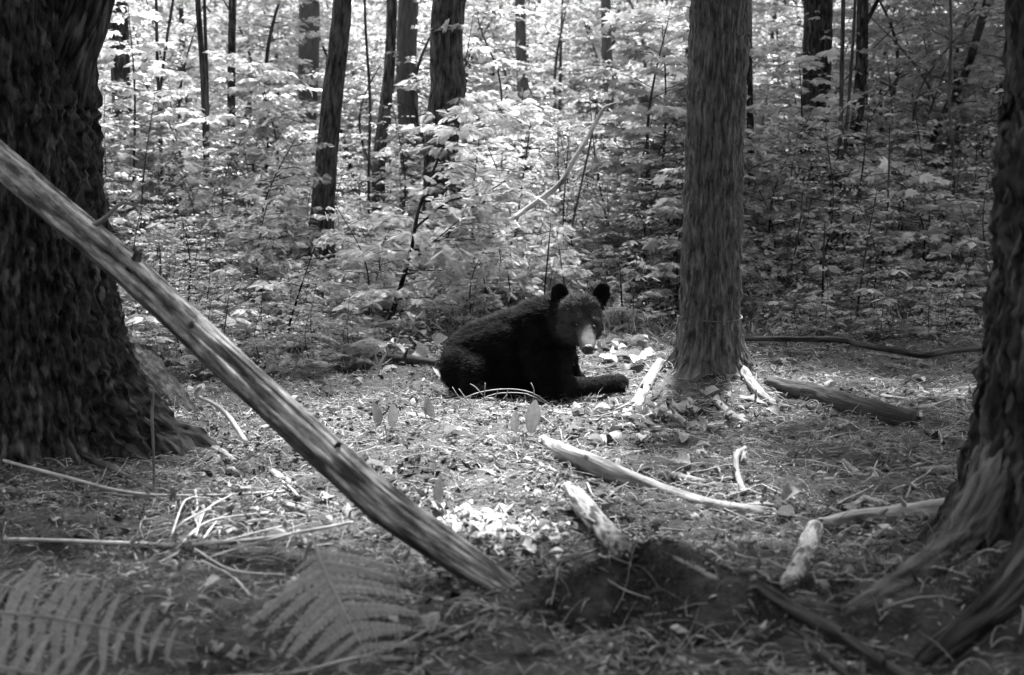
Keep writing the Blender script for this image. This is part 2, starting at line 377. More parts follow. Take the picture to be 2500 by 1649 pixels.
T_BIG = tree('big_tree', 'massive dark rough-barked tree with flared base behind the leaning log', [(60, 1040, 470), (40, 820, 440), (25, 600, 420), (15, 300, 390), (10, -60, 370)], 8.3, M['bark_dark'],
     flare=.46, fl_h=.38, bark=.07, nu=500, fr=3.2, along=1.3, tcs=.3, seed=2, step=.013, plate=(84, 1.7, .45), top=12, cs=1.5, lobes=5,
     side=[([(120, 330, 8.25, 150), (170, 150, 8.2, 120), (225, -20, 8.15, 105), (330, -500, 8.0, 90)], M['bark_dark'])])
T_EDGE = tree('big_tree', 'dark furrowed tree at the picture edge with a pale spreading root', [(2700, 1480, 640), (2712, 1050, 600), (2730, 700, 565), (2745, 300, 530), (2760, -80, 510)], 5.5, M['bark_dark'],
     flare=.42, fl_h=.24, bark=.06, nu=440, fr=3.0, along=1.4, tcs=.22, seed=4, step=.013, plate=(70, 1.2, .6), top=12, cs=1.5, lobes=4)
T_MID = tree('straight_tree', 'straight ridged-bark tree with a cord tied round it beside the bear', [(1730, 925, 150), (1733, 780, 136), (1738, 600, 136), (1744, 400, 132), (1752, 200, 130), (1760, 0, 126), (1763, -80, 125)], 11.0, M['bark_mid'],
     flare=.42, fl_h=.16, bark=.075, nu=260, fr=5.5, along=.9, seed=3, step=.014, plate=(46, 2.0, 1.0), top=16, cs=1.1)
BT = 'background tree trunks'
tree('leaning_tree', 'dark slender leaning tree beyond the ferns, left of the thicker wavy trunk', [(782, 610, 56), (795, 420, 52), (812, 230, 48), (828, 90, 44), (837, -60, 42)], 15.5, M['bark_grey'], BT, seed=5, nu=64, step=.04)
tree('wavy_tree', 'thick wavy grey-barked tree rising behind the young conifer', [(1058, 690, 62), (1072, 480, 72), (1082, 300, 74), (1095, 210, 82), (1090, 120, 78), (1098, 0, 76), (1104, -60, 74)], 16.5, M['bark_grey'], BT, seed=6, nu=84, step=.04)
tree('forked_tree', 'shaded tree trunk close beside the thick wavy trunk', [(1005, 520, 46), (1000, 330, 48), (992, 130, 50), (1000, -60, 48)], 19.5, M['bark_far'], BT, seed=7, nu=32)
tree('leaning_tree', 'thin dark leaning trunk among leaves between two thicker trunks', [(925, 400, 30), (938, 280, 28), (952, 150, 26), (958, -60, 24)], 19, M['bark_grey'], BT, seed=8, nu=24)
tree('dark_tree', 'dark trunk with pale leaves across it near the massive tree', [(300, 330, 46), (295, 180, 44), (288, 20, 42), (284, -60, 40)], 20, M['bark_dark'], BT, seed=9, nu=32)
tree('slender_tree', 'very slender dark trunk half hidden by leaves far behind the log', [(566, 420, 18), (565, 250, 19), (566, 110, 18), (568, -60, 17)], 20, M['bark_dark'], BT, seed=10, nu=20, crown=False)
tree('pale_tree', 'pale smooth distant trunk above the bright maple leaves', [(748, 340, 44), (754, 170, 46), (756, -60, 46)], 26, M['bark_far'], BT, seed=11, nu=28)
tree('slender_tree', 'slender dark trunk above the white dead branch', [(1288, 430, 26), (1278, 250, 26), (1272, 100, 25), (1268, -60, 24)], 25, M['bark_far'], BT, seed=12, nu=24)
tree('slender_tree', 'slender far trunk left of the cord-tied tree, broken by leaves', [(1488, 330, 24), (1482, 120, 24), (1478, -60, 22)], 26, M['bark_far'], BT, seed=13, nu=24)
tree('dark_tree', 'straight dark trunk behind bright leaf sprays right of the cord-tied tree', [(1975, 510, 66), (1988, 300, 64), (1995, 120, 66), (1998, -60, 64)], 20, M['bark_dark'], BT, seed=14, nu=40, cs=1.4)
tree('crooked_tree', 'crooked dark trunk bending upward beside a straight dark trunk', [(2030, 505, 30), (2065, 400, 30), (2092, 300, 28), (2104, 130, 27), (2108, -60, 26)], 19.5, M['bark_dark'], BT, seed=15, nu=24, cs=1.5)
tree('slender_tree', 'thin dark stem just beyond the cord-tied tree', [(1836, 540, 20), (1834, 380, 18), (1830, 230, 16), (1828, -60, 14)], 18, M['bark_dark'], BT, seed=16, nu=20, crown=False)
tree('leaning_tree', 'thin trunk leaning steeply to the upper corner above the edge tree', [(2255, 390, 22), (2300, 290, 20), (2360, 170, 19), (2415, -10, 18), (2440, -80, 17)], 19, M['bark_dark'], BT, seed=17, nu=20, cs=1.4)
tree('slender_tree', 'thin dark trunk beside bright leaves at the middle of the far thicket', [(1290, 640, 40), (1284, 520, 40), (1280, 380, 34), (1276, 330, 30)], 21, M['bark_grey'], BT, seed=18, nu=24, crown=False, top=0)
ZONES = [(520, 'behind the massive tree'), (800, 'left of the slender leaning trunk'), (1050, 'between the slender leaning trunk and the wavy trunk'), (1340, 'just right of the wavy trunk'), (1660, 'behind the bear and the white dead branch'),
         (1930, 'right behind the cord-tied tree'), (2130, 'around the straight dark trunk'), (9999, 'near the edge tree')]
def zone(x, d):
    px = 1250 + x / d * FPX; return next(t for b, t in ZONES if px < b)
# more trunks deeper in the wood
rr = np.random.default_rng(31)
for k in range(10):
    d = rr.uniform(28, 46); px = rr.uniform(80, 2450)
    b = float(HORIZON - (float(H((px - 1250) / FPX * d, d)) - CAMZ) / d * FPX); wd = rr.uniform(.18, .4) / d * FPX
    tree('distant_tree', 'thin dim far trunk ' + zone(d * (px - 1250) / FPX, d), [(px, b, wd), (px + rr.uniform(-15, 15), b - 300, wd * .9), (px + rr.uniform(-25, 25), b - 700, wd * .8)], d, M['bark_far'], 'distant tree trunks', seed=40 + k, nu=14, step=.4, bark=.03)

# ------------------------------------------------------------------ saplings and undergrowth
def grow(P, Rr, kind, seed, nb, blen, t0=.15, leaf=.10, bias=None, dens=1.0):
    """stem polyline -> (stem MB, foliage MB); flat tiers of leaves, as understory saplings carry them."""
    r = np.random.default_rng(seed); Pd, Rd = resample(P, Rr, .12); st = MB(); fo = MB()
    tube(st, Pd, Rd, 6, r.random())
    s = np.linspace(0, 1, len(Pd)); pos, dr, ups, ln = [], [], [], []
    for b in range(nb):
        t = t0 + (1 - t0) * (b + r.random() * .6) / nb; k = min(len(Pd) - 1, int(t * len(Pd)))
        az = b * 2.4 + r.uniform(-.5, .5); L = blen * (1 - .62 * t) * r.uniform(.65, 1.2)
        if bias is not None and r.random() < bias[1]: az = bias[0] + r.normal() * .7
        o = np.array([math.cos(az), math.sin(az), 0]); rise = (.30 if kind != 'hem' else .12) + r.uniform(-.15, .2)
        c = [Pd[k], Pd[k] + o * L * .35 + [0, 0, L * rise * .35], Pd[k] + o * L * .72 + [0, 0, L * rise * .5], Pd[k] + o * L + [0, 0, L * (rise * .45 - .10)]]
        bp, br = resample(c, [max(.004, Rd[k] * .45), .004, .003, .0015], .12); tube(st, bp, br, 4, r.random(), caps=False)
        sidev = np.array([-o[1], o[0], 0]); nt_ = max(3, int(L / (.12 if kind != 'hem' else .085) * dens))
        for i in range(nt_):
            u = .2 + .8 * (i + r.random()) / nt_; q0 = bp[min(len(bp) - 1, int(u * (len(bp) - 1)))]
            sg = 1 if i % 2 else -1; tl = L * (.42 - .25 * u) * r.uniform(.7, 1.2) + .05
            td = unit(o * .65 + sidev * sg * .8 + np.array([0, 0, r.uniform(-.12, .15)]))
            if kind == 'hem':
                m = max(1, int(tl / .07))
                for e in range(m):
                    f = (e + .5) / m; pos.append(q0 + td * tl * f * .8 + [0, 0, -.10 * f * f * tl]); dr.append(td + r.normal(size=3) * [.45, .45, .3] + [0, 0, -.22]); ups.append([0, -.25, 1] + r.normal(size=3) * .55); ln.append(leaf * r.uniform(.8, 1.35))
            else:
                m = max(2, int(tl / .045))
                for e in range(m):
                    f = (e + 1) / m; s2 = 1 if e % 2 else -1; pp = q0 + td * tl * f
                    pos.append(pp); dr.append(td * .6 + np.cross([0, 0, 1], td) * s2 * .9 + r.normal(size=3) * [.25, .25, .1] + [0, 0, -.28]); ups.append([0, -.1, 1] + r.normal(size=3) * .38); ln.append(leaf * r.uniform(.6, 1.25))
    n = len(pos); scatter(fo, SPRAY if kind == 'hem' else (MAPLE if kind == 'maple' else LEAF), pos, dr, ups, np.array(ln), r.random(n), 1.0 if kind == 'hem' else r.uniform(.8, 1.15, n))
    return st, fo
def proto(kind, seed, h, nb, blen, **kw):
    r = np.random.default_rng(seed)
    P = [np.array([0, 0, -.08]), np.array([r.normal() * .08 * h, r.normal() * .08 * h, h * .5]), np.array([r.normal() * .12 * h, r.normal() * .12 * h, h])]
    st, fo = grow(P, [.009 * h, .006 * h, .003], kind, seed, nb, blen, **kw)
    return st.mesh('stem', M['bark_grey'], True), fo.mesh('foliage', M['needle' if kind == 'hem' else 'leaf'], False)
PBROAD = [proto('leaf', 200 + k, h, nb, bl) for k, (h, nb, bl) in enumerate([(2.2, 13, 1.1), (3.0, 15, 1.3), (3.8, 18, 1.5), (4.6, 20, 1.7), (5.5, 24, 1.9), (6.5, 26, 2.1)])]
PMAPLE = [proto('maple', 230 + k, h, nb, bl, leaf=.16, t0=.3) for k, (h, nb, bl) in enumerate([(1.1, 7, .7), (1.7, 9, .9), (2.6, 11, 1.2)])]
PHEM = [proto('hem', 250 + k, h, nb, bl, leaf=.13) for k, (h, nb, bl) in enumerate([(1.0, 12, .55), (2.2, 20, .95), (3.6, 28, 1.3), (5.5, 36, 1.7)])]
def plant(name, pr, x, y, sc, label, cat, group, rz, tilt=0.0):
    o = empty(name, (x, y, float(H(x, y)) - .01), label, cat, group); o.rotation_euler = (tilt, 0, rz); o.scale = (sc,) * 3
    link('stem', pr[0], o); f = link('foliage', pr[1], o); return o
r = np.random.default_rng(5)
def hides(px, d, wpx):
    for a, b, td, ys in TRUNKS[:17]:
        if d < td - .2 and a - wpx * .42 < px < b + wpx * .42: return True
    return False
n = 0
for k in range(4000):
    d = 15.5 + 30 * r.random() ** 1.5; x = r.uniform(-.42, .42) * d; px = 1250 + x / d * FPX
    tall = int(np.clip((d - 13) / 5 + r.normal() * 1.2, 0, 5)); pr = PBROAD[tall]
    wpx = [1.0, 1.2, 1.4, 1.6, 1.8, 2.0][tall] / d * FPX
    if d < 26 and hides(px, d, wpx) and r.random() < .97: continue
    if d < 22 and 1330 < px < 1600 and r.random() < .3: continue
    plant('leafy_sapling', pr, x, d, r.uniform(.8, 1.25), ('tall' if tall > 3 else 'mid-height' if tall > 1 else 'low') + ' leafy sapling ' + zone(x, d), 'sapling', 'leafy saplings in the thicket', r.random() * 6.28, r.normal() * .06); n += 1
    if n >= 190: break
n = 0
for k in range(2000):
    d = 15 + 22 * r.random() ** 1.3; x = r.uniform(-.42, .42) * d; px = 1250 + x / d * FPX; t = int(r.integers(0, 4)); 
    if d < 19: t = min(t, 1)
    if d < 26 and hides(px, d, [.6, 1, 1.3, 1.7][t] / d * FPX) and r.random() < .97: continue
    plant('young_conifer', PHEM[t], x, d, r.uniform(.8, 1.2), ('tall' if t > 1 else 'small') + ' feathery conifer ' + zone(x, d), 'conifer', 'young conifers in the thicket', r.random() * 6.28); n += 1
    if n >= 60: break

PSHRUB = [proto('leaf', 270 + k, h, nb, bl, t0=.05, leaf=.075) for k, (h, nb, bl) in enumerate([(1.0, 14, .7), (1.4, 18, .85), (1.8, 20, .9)])] + [proto('hem', 280 + k, h, nb, bl, leaf=.10, t0=.03, dens=1.2) for k, (h, nb, bl) in enumerate([(1.1, 20, .6), (1.6, 24, .75)])]
n = 0
for k in range(3000):
    d = r.uniform(13.0, 20.5); x = r.uniform(-.40, .40) * d; px = 1250 + x / d * FPX
    if d < 14.2 and (1000 < px < 1900): continue
    if d < 15.5 and 1150 < px < 1560: continue
    if hides(px, d, .5 / d * FPX) and r.random() < .6: continue
    if d < 16.5 and (abs(px - 785) < 85 or abs(px - 1072) < 85): continue
    if px < 200 or (px < 1050 and r.random() < .15): continue
    t = int(r.integers(0, 5)); plant('shrub', PSHRUB[t], x, d, r.uniform(.65, 1.15) * (1 if d > 14.5 else .7), ('feathery' if t > 2 else 'small-leaved') + ' waist-high shrub ' + zone(x, d), 'shrub', 'shrubs filling the understory', r.random() * 6.28); n += 1
    if n >= 230: break
n = 0
for k in range(2000):
    d = r.uniform(13.6, 19); x = r.uniform(-.36, .36) * d; px = 1250 + x / d * FPX; t = int(r.integers(0, 3))
    if d < 15 and 1000 < px < 1620 or hides(px, d, .6 / d * FPX): continue
    plant('broadleaf_shrub', PMAPLE[t], x, d, r.uniform(.75, 1.15), ['low', 'waist-high', 'head-high'][t] + ' shrub with large lobed leaves ' + zone(x, d), 'shrub', 'large-leaved shrubs', r.random() * 6.28); n += 1
    if n >= 46: break
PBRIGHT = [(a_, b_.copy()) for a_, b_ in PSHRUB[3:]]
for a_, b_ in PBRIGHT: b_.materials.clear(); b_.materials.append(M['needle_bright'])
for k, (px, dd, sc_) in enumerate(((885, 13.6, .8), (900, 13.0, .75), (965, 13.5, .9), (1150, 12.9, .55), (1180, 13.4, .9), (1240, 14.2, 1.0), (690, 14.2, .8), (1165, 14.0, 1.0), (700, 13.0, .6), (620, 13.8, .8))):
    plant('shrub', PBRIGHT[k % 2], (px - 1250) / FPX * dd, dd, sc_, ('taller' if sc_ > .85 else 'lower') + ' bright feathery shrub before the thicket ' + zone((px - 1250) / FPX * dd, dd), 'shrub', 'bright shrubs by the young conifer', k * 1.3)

def fern_mesh(seed, nf=7, L=.6):
    r = np.random.default_rng(seed); st, fo = MB(), MB(); pos, dr, ups, ln = [], [], [], []
    for k in range(nf):
        az = k * 6.28 / nf + r.uniform(-.3, .3); o = np.array([math.cos(az), math.sin(az), 0]); l = L * r.uniform(.7, 1.1); lift = r.uniform(.5, 1.0)
        c = [np.zeros(3), o * l * .3 + [0, 0, l * .42 * lift], o * l * .7 + [0, 0, l * .55 * lift], o * l + [0, 0, l * .42 * lift]]
        p, rr_ = resample(c, [.004, .003, .002, .001], .05); tube(st, p, rr_, 4, .6, caps=False)
        T = unit(np.gradient(p, axis=0)); m = 16
        for i in range(m):
            u = .18 + .8 * i / m; q0 = p[int(u * (len(p) - 1))]; t = T[int(u * (len(p) - 1))]; sv = unit(np.cross([0, 0, 1], t)); wl = l * .30 * (1 - u) ** .6 * min(1, (u - .05) * 5) + .01
            for sg in (1, -1): pos.append(q0); dr.append(sv * sg + t * .35 + np.array([0, 0, -.12])); ups.append(np.cross(t, sv)); ln.append(wl)
    nn = len(pos); scatter(fo, SPRAY, pos, dr, ups, np.array(ln), r.random(nn) * .6 + .2, .55)
    return st.mesh('stalks', M['fern'], True), fo.mesh('fronds', M['fern'], False)
PFERN = [fern_mesh(300 + k, 6 + k, .5 + .12 * k) for k in range(3)]
def seedling(seed, h, nl, tp, lf):
    r = np.random.default_rng(seed); st, fo = MB(), MB()
    p, rr_ = resample([np.zeros(3), [r.normal() * .03, r.normal() * .03, h * .6], [r.normal() * .05, r.normal() * .05, h]], [.004, .003, .002], .04); tube(st, p, rr_, 4)
    pos, dr, ups, ln = [], [], [], []
    for tier, f in ((1.0, 1.0), (.62, .9), (.35, .8)):
        for k in range(nl):
            az = k * 6.28 / nl + tier * 3 + r.uniform(-.3, .3); pos.append(p[int((len(p) - 1) * tier)] + [math.cos(az) * .03, math.sin(az) * .03, 0]); dr.append([math.cos(az), math.sin(az), -.25 + r.normal() * .12]); ups.append([0, 0, 1] + r.normal(size=3) * .2); ln.append(lf * f * r.uniform(.8, 1.2))
    scatter(fo, tp, pos, dr, ups, np.array(ln), r.random(len(pos)))
    return st.mesh('stem', M['bark_grey'], True), fo.mesh('foliage', M['leaf'], False)
PSEED = [seedling(320 + k, h, nl, tp, lf) for k, (h, nl, tp, lf) in enumerate([(.30, 5, MAPLE, .12), (.45, 6, OVATE, .15), (.22, 4, MAPLE, .10), (.6, 6, LEAF, .11)])]

def clear_spot(x, d):
    px = 1250 + x / d * FPX; zf = float(H(x, d)); py = HORIZON + (CAMZ - zf) / d * FPX
    return px, py
n = 0
for k in range(4000):
    d = r.uniform(11.6, 20); x = r.uniform(-.40, .40) * d; px, py = clear_spot(x, d)
    if py > 905 or py > 800 and px > 1000: continue
    plant('fern', PFERN[int(r.integers(0, 3))], x, d, r.uniform(.5, 1.0), 'feathery fern on the slope ' + zone(x, d), 'fern', 'ferns in the low growth', r.random() * 6.28); n += 1
    if n >= 120: break
n = 0
for k in range(4000):
    d = r.uniform(11.4, 20); x = r.uniform(-.40, .40) * d; px, py = clear_spot(x, d)
    if py > 880 or (py > 790 and px > 950): continue
    plant('seedling', PSEED[int(r.integers(0, 4))], x, d, r.uniform(.7, 1.3), 'small broad-leaved seedling ' + zone(x, d), 'seedling', 'seedlings in the low growth', r.random() * 6.28); n += 1
    if n >= 170: break
n = 0
for k in range(4000):
    d = r.uniform(12, 18); x = r.uniform(-.40, .40) * d; px, py = clear_spot(x, d)
    if py > 800: continue
    plant('conifer_seedling', PHEM[0], x, d, r.uniform(.35, .9), 'knee-high conifer seedling ' + zone(x, d), 'conifer', 'conifer seedlings in the low growth', r.random() * 6.28); n += 1
    if n >= 90: break

for k in range(130):      # ragged front of the low growth, spilling into the clearing
    px = r.uniform(300, 1000) if k % 3 else r.uniform(1850, 2380); d = (11.1 + 2.2 * r.random() ** .8) if k % 3 else r.uniform(12.3, 13.6); x = (px - 1250) / FPX * d; t = k % 4
    if abs(px - 785) < 40 and d > 12 or 880 < px < 1000: continue
    if t == 0: plant('shrub', PSHRUB[3 + k % 2], x, d, r.uniform(.3, .55), 'knee-high feathery shrub at the clearing edge ' + zone(x, d), 'shrub', 'small shrubs at the clearing edge', r.random() * 6.28)
    elif t == 1: plant('fern', PFERN[k % 3], x, d, r.uniform(.5, .85), 'fern at the clearing edge ' + zone(x, d), 'fern', 'ferns at the clearing edge', r.random() * 6.28)
    elif t == 2: plant('seedling', PSEED[int(r.integers(0, 4))], x, d, r.uniform(.6, 1.1), 'seedling at the clearing edge ' + zone(x, d), 'seedling', 'seedlings at the clearing edge', r.random() * 6.28)
    else: plant('shrub', PSHRUB[k % 3], x, d, r.uniform(.3, .5), 'knee-high leafy shrub at the clearing edge ' + zone(x, d), 'shrub', 'small shrubs at the clearing edge', r.random() * 6.28)

# stuff: uncountable low growth, far woodland
mb = MB(); N = 34000
y = 11.6 + 34 * r.random(N) ** 2.3; x = r.uniform(-.43, .43, N) * y; keep = (y > 13) | (x < -.6) & (y > 11.9 - x * .05) | (x > 2.3) & (y > 12.4)
x, y = x[keep], y[keep]; m = len(x); hh = r.random(m) ** 1.3 * np.clip((y - 11) * .10, .08, .55)
scatter(mb, LEAF, np.stack([x, y, H(x, y) + hh], -1), r.normal(size=(m, 3)) * [1, 1, .35], r.normal(size=(m, 3)) * .35 + [0, 0, 1], r.uniform(.03, .085, m), r.random(m), .9)
tag(link('undergrowth', mb.mesh('undergrowth', M['leaf'], False)), 'low leafy ground cover spreading behind the bear', 'ground cover', kind='stuff')
mb = MB(); N = 16000
y = 11.4 + 10 * r.random(N) ** 1.4; x = r.uniform(-.42, .42, N) * y; keep = (y > 12.6) | (x < -1.0); x, y = x[keep], y[keep]; m = len(x)
scatter(mb, LEAF, np.stack([x, y, H(x, y) - .01], -1), r.normal(size=(m, 3)) * [.6, .6, .3] + [0, 0, .9], r.normal(size=(m, 3)), r.uniform(.06, .22, m), r.random(m) * .8, .035)
tag(link('grass', mb.mesh('grass', M['leaf'], False)), 'thin wild grass in the low growth behind the bear', 'grass', kind='stuff')
def leaf_mass(name, label, cx, cy, cz, N, sp, lo, hi, mname='leaf'):
    mb = MB(); k = r.integers(0, len(cx), N); pos = np.stack([cx, cy, cz], -1)[k] + r.normal(size=(N, 3)) * sp
    sc = np.interp(np.hypot(pos[:, 0], pos[:, 1]), [20, 70], [.45, 1.0])
    scatter(mb, LEAF, pos, r.normal(size=(N, 3)) * [1, 1, .35] + [0, 0, -.2], r.normal(size=(N, 3)) * .35 + [0, 0, 1], r.uniform(lo, hi, N) * sc, r.random(N), 1.1)
    tag(link(name, mb.mesh(name, M[mname], False)), label, 'woodland', kind='stuff')
K = 700; cy = 26 + 44 * r.random(K); cx = r.uniform(-.46, .46, K) * cy; cz = H(cx, cy) + r.uniform(.3, 1, K) * r.uniform(1, 11, K) * np.interp(cy, [26, 60], [.75, 1.2])
leaf_mass('far_woodland', 'bright blurred foliage of the far wood', cx, cy, cz, 110000, [.8, .8, .28], .2, .42, 'leaf_far')
K = 500; cy = r.uniform(58, 84, K); cx = r.uniform(-.46, .46, K) * cy; cz = H(cx, cy) + r.uniform(0, 15, K)
leaf_mass('distant_woodland', 'pale blurred leaf wall at the very back of the wood', cx, cy, cz, 60000, [1.5, 1.5, .6], .3, .6, 'leaf_far')
# the same wood goes on behind and beside the camera; it keeps the low light off the near trunks and the bear's flank
K = 420; an = r.uniform(math.radians(165), math.radians(375), K); rad_ = r.uniform(9, 20, K); cx, cy = rad_ * np.cos(an), rad_ * np.sin(an) * .9 + 1.0
leaf_mass('surrounding_woodland', 'leafy wood standing round the clearing', cx, cy, r.uniform(0, 12, K), 60000, [1.1, 1.1, .6], .6, 1.2)
G = []
while len(G) < 170:                                   # unseen leaf clusters added to shade near floor and both flanks, middle stays open
    gx_, gy_ = r.uniform(-6, 6), r.uniform(0, 12)
    if gy_ < 4.6 or (gx_ > 1.7 + .16 * max(0, gy_ - 5) and gy_ < 9.0) or (gx_ < -2.6 and gy_ < 7.5): G.append((gx_, gy_))
while len(G) < 235:  # further clusters added to shade the slope behind the tied tree
    gy_ = r.uniform(11, 25); gx_ = r.uniform(.17, .42) * gy_; G.append((gx_, gy_))
G = np.array(G); hz = r.uniform(7.0, 10.5, len(G)); sdv = np.array(sd)
leaf_mass('shade_canopy', 'unseen canopy leaves added high above to shade floor and slope', G[:, 0] + sdv[0] / sdv[2] * hz, G[:, 1] + sdv[1] / sdv[2] * hz, hz, 42000, [.6, .6, .3], .5, 1.0)

# the feathery conifer beside the bear's back, built on its own crooked stems
def own_plant(name, label, cat, stems, kind, seed, nb, blen, mname, leaf, d_of=None, **kw):
    base = stems[0][0][0]; o = empty(name, base, label, cat); st, fo = MB(), MB()
    for k, (P, Rr, nbk) in enumerate(stems):
        s_, f_ = grow(P, Rr, kind, seed + k, nbk, blen, leaf=leaf, **kw)
        for src, dst in ((s_, st), (f_, fo)):
            off = dst.n; dst.V += src.V; dst.a += src.a; dst.tc += src.tc; dst.T += [t + off for t in src.T]; dst.Q += [t + off for t in src.Q]; dst.n += src.n
    link('stem', st.mesh('stem', M['bark_dark'], True, base), o); link('foliage', fo.mesh('foliage', M[mname], False, base), o); return o
b0 = gp(950, 790)
dc = b0[1]
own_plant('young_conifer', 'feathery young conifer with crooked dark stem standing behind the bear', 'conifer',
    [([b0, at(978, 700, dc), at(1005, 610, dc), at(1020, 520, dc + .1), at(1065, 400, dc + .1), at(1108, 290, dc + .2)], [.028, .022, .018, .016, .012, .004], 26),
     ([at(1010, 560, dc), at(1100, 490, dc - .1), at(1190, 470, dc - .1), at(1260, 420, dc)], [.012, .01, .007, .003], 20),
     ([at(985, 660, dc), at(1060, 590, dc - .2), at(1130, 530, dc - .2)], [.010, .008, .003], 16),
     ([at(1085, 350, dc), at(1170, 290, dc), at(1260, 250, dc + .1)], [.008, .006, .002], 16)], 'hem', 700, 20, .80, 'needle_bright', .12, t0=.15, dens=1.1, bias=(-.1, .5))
b1 = gp(690, 862); d1 = b1[1]
own_plant('bare_sapling', 'thin dark sapling with sparse twigs in front of the low growth', 'sapling',
    [([b1, at(710, 780, d1), at(735, 700, d1), at(770, 600, d1)], [.012, .010, .008, .003], 7), ([at(706, 790, d1), at(650, 815, d1 - .1), at(560, 835, d1 - .1)], [.006, .005, .002], 3)], 'hem', 720, 6, .35, 'needle', .08, t0=.45, dens=.5)
# bright maple sapling leaves high in the picture, right and left of the trunks
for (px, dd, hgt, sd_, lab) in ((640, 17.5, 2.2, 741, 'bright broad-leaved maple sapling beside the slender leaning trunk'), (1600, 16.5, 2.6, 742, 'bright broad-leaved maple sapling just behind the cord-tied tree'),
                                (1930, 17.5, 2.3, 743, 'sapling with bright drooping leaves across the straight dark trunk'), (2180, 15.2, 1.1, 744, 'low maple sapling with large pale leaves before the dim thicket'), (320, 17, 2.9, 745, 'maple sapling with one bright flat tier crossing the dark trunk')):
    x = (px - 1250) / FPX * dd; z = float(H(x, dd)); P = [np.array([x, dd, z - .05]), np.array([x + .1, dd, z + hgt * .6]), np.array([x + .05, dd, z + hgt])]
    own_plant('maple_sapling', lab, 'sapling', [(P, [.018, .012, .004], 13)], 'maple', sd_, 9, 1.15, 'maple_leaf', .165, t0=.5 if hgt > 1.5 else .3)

# thin bare stems standing in the thicket
for (pts, wd, dd, lab) in (
    ([(2040, 520), (2052, 300), (2058, 40), (2060, -60)], 11, 17, 'thin bare pole beside the straight dark trunk, one of a pair'),
    ([(2048, 500), (2068, 300), (2085, 60), (2090, -60)], 8, 16.9, 'thinner bare pole of the pair beside the straight dark trunk'),
    ([(505, 430), (496, 200), (484, 20), (480, -60)], 14, 18, 'pale bare pole rising beside a darker one left of the bright maple'),
    ([(508, 440), (506, 240), (500, 40), (498, -60)], 9, 18.2, 'dark bare pole close against a pale one left of the bright maple'),
    ([(395, 420), (385, 180), (382, 40), (380, -60)], 8, 18, 'thin pole forking among leaves near the massive tree'),
    ([(390, 230), (405, 110), (418, 30), (430, -50)], 7, 18, 'thin slanting stem next to the pole near the massive tree'),
    ([(1395, 560), (1430, 400), (1445, 330), (1460, 250)], 8, 14.5, 'thin pale upright stem crossing the white dead branch'),
    ([(1375, 520), (1382, 420), (1390, 330)], 6, 14.6, 'short pale upright stem beside the white dead branch'),
    ([(1225, 240), (1215, 170), (1180, 90), (1165, 40)], 8, 18, 'curving thin dark stem beside the thick wavy trunk'),
    ([(900, 420), (903, 250), (892, 60), (890, -60)], 7, 18.5, 'thin dark upright stem between leaning trunks'),
    ([(2330, 420), (2318, 240), (2322, 80), (2318, -60)], 8, 16, 'thin dark stem in the dim thicket beside the edge tree'),
    ([(2150, 640), (2165, 560), (2170, 420), (2172, 300)], 8, 14.5, 'thin straight stem in the dim low growth before the edge tree'),
    ([(2008, 740), (2010, 640), (2014, 540)], 9, 13.2, 'short dark stem in the dim low growth'),
    ([(390, 700), (392, 640), (388, 590)], 8, 12.5, 'short broken dark stem just above the leaning log'),
    ([(1330, 700), (1338, 620), (1345, 540)], 7, 13, 'thin dark stem rising behind the ears of the bear'),
    ([(1520, 780), (1516, 700), (1512, 620)], 8, 13, 'thin dark stem between the bear and the cord-tied tree')):
    P, Rr = resample([at(a, b, dd) for a, b in pts], [(wd if pts[-1][1] < 0 else wd * .62) / 2 * dd / FPX] * (len(pts) - 1) + [wd * (.33 if pts[-1][1] < 0 else .08) * dd / FPX], .15)
    g = float(H(P[0][0], P[0][1])); 
    if P[0][2] > g - .05: P = np.vstack([[P[0] * [1, 1, 0] + [0, 0, g - .08]], P]); Rr = np.concatenate([[Rr[0] * 1.1], Rr])
    mb = MB(); tube(mb, P, Rr, 7, .3 + .4 * r.random(), knobbly(.12, 5, 3))
    o = link('thin_pole', mb.mesh('thin_pole', M['bark_grey'], True, P[0]), loc=P[0]); tag(o, lab, 'stem', 'bare stems in the thicket')

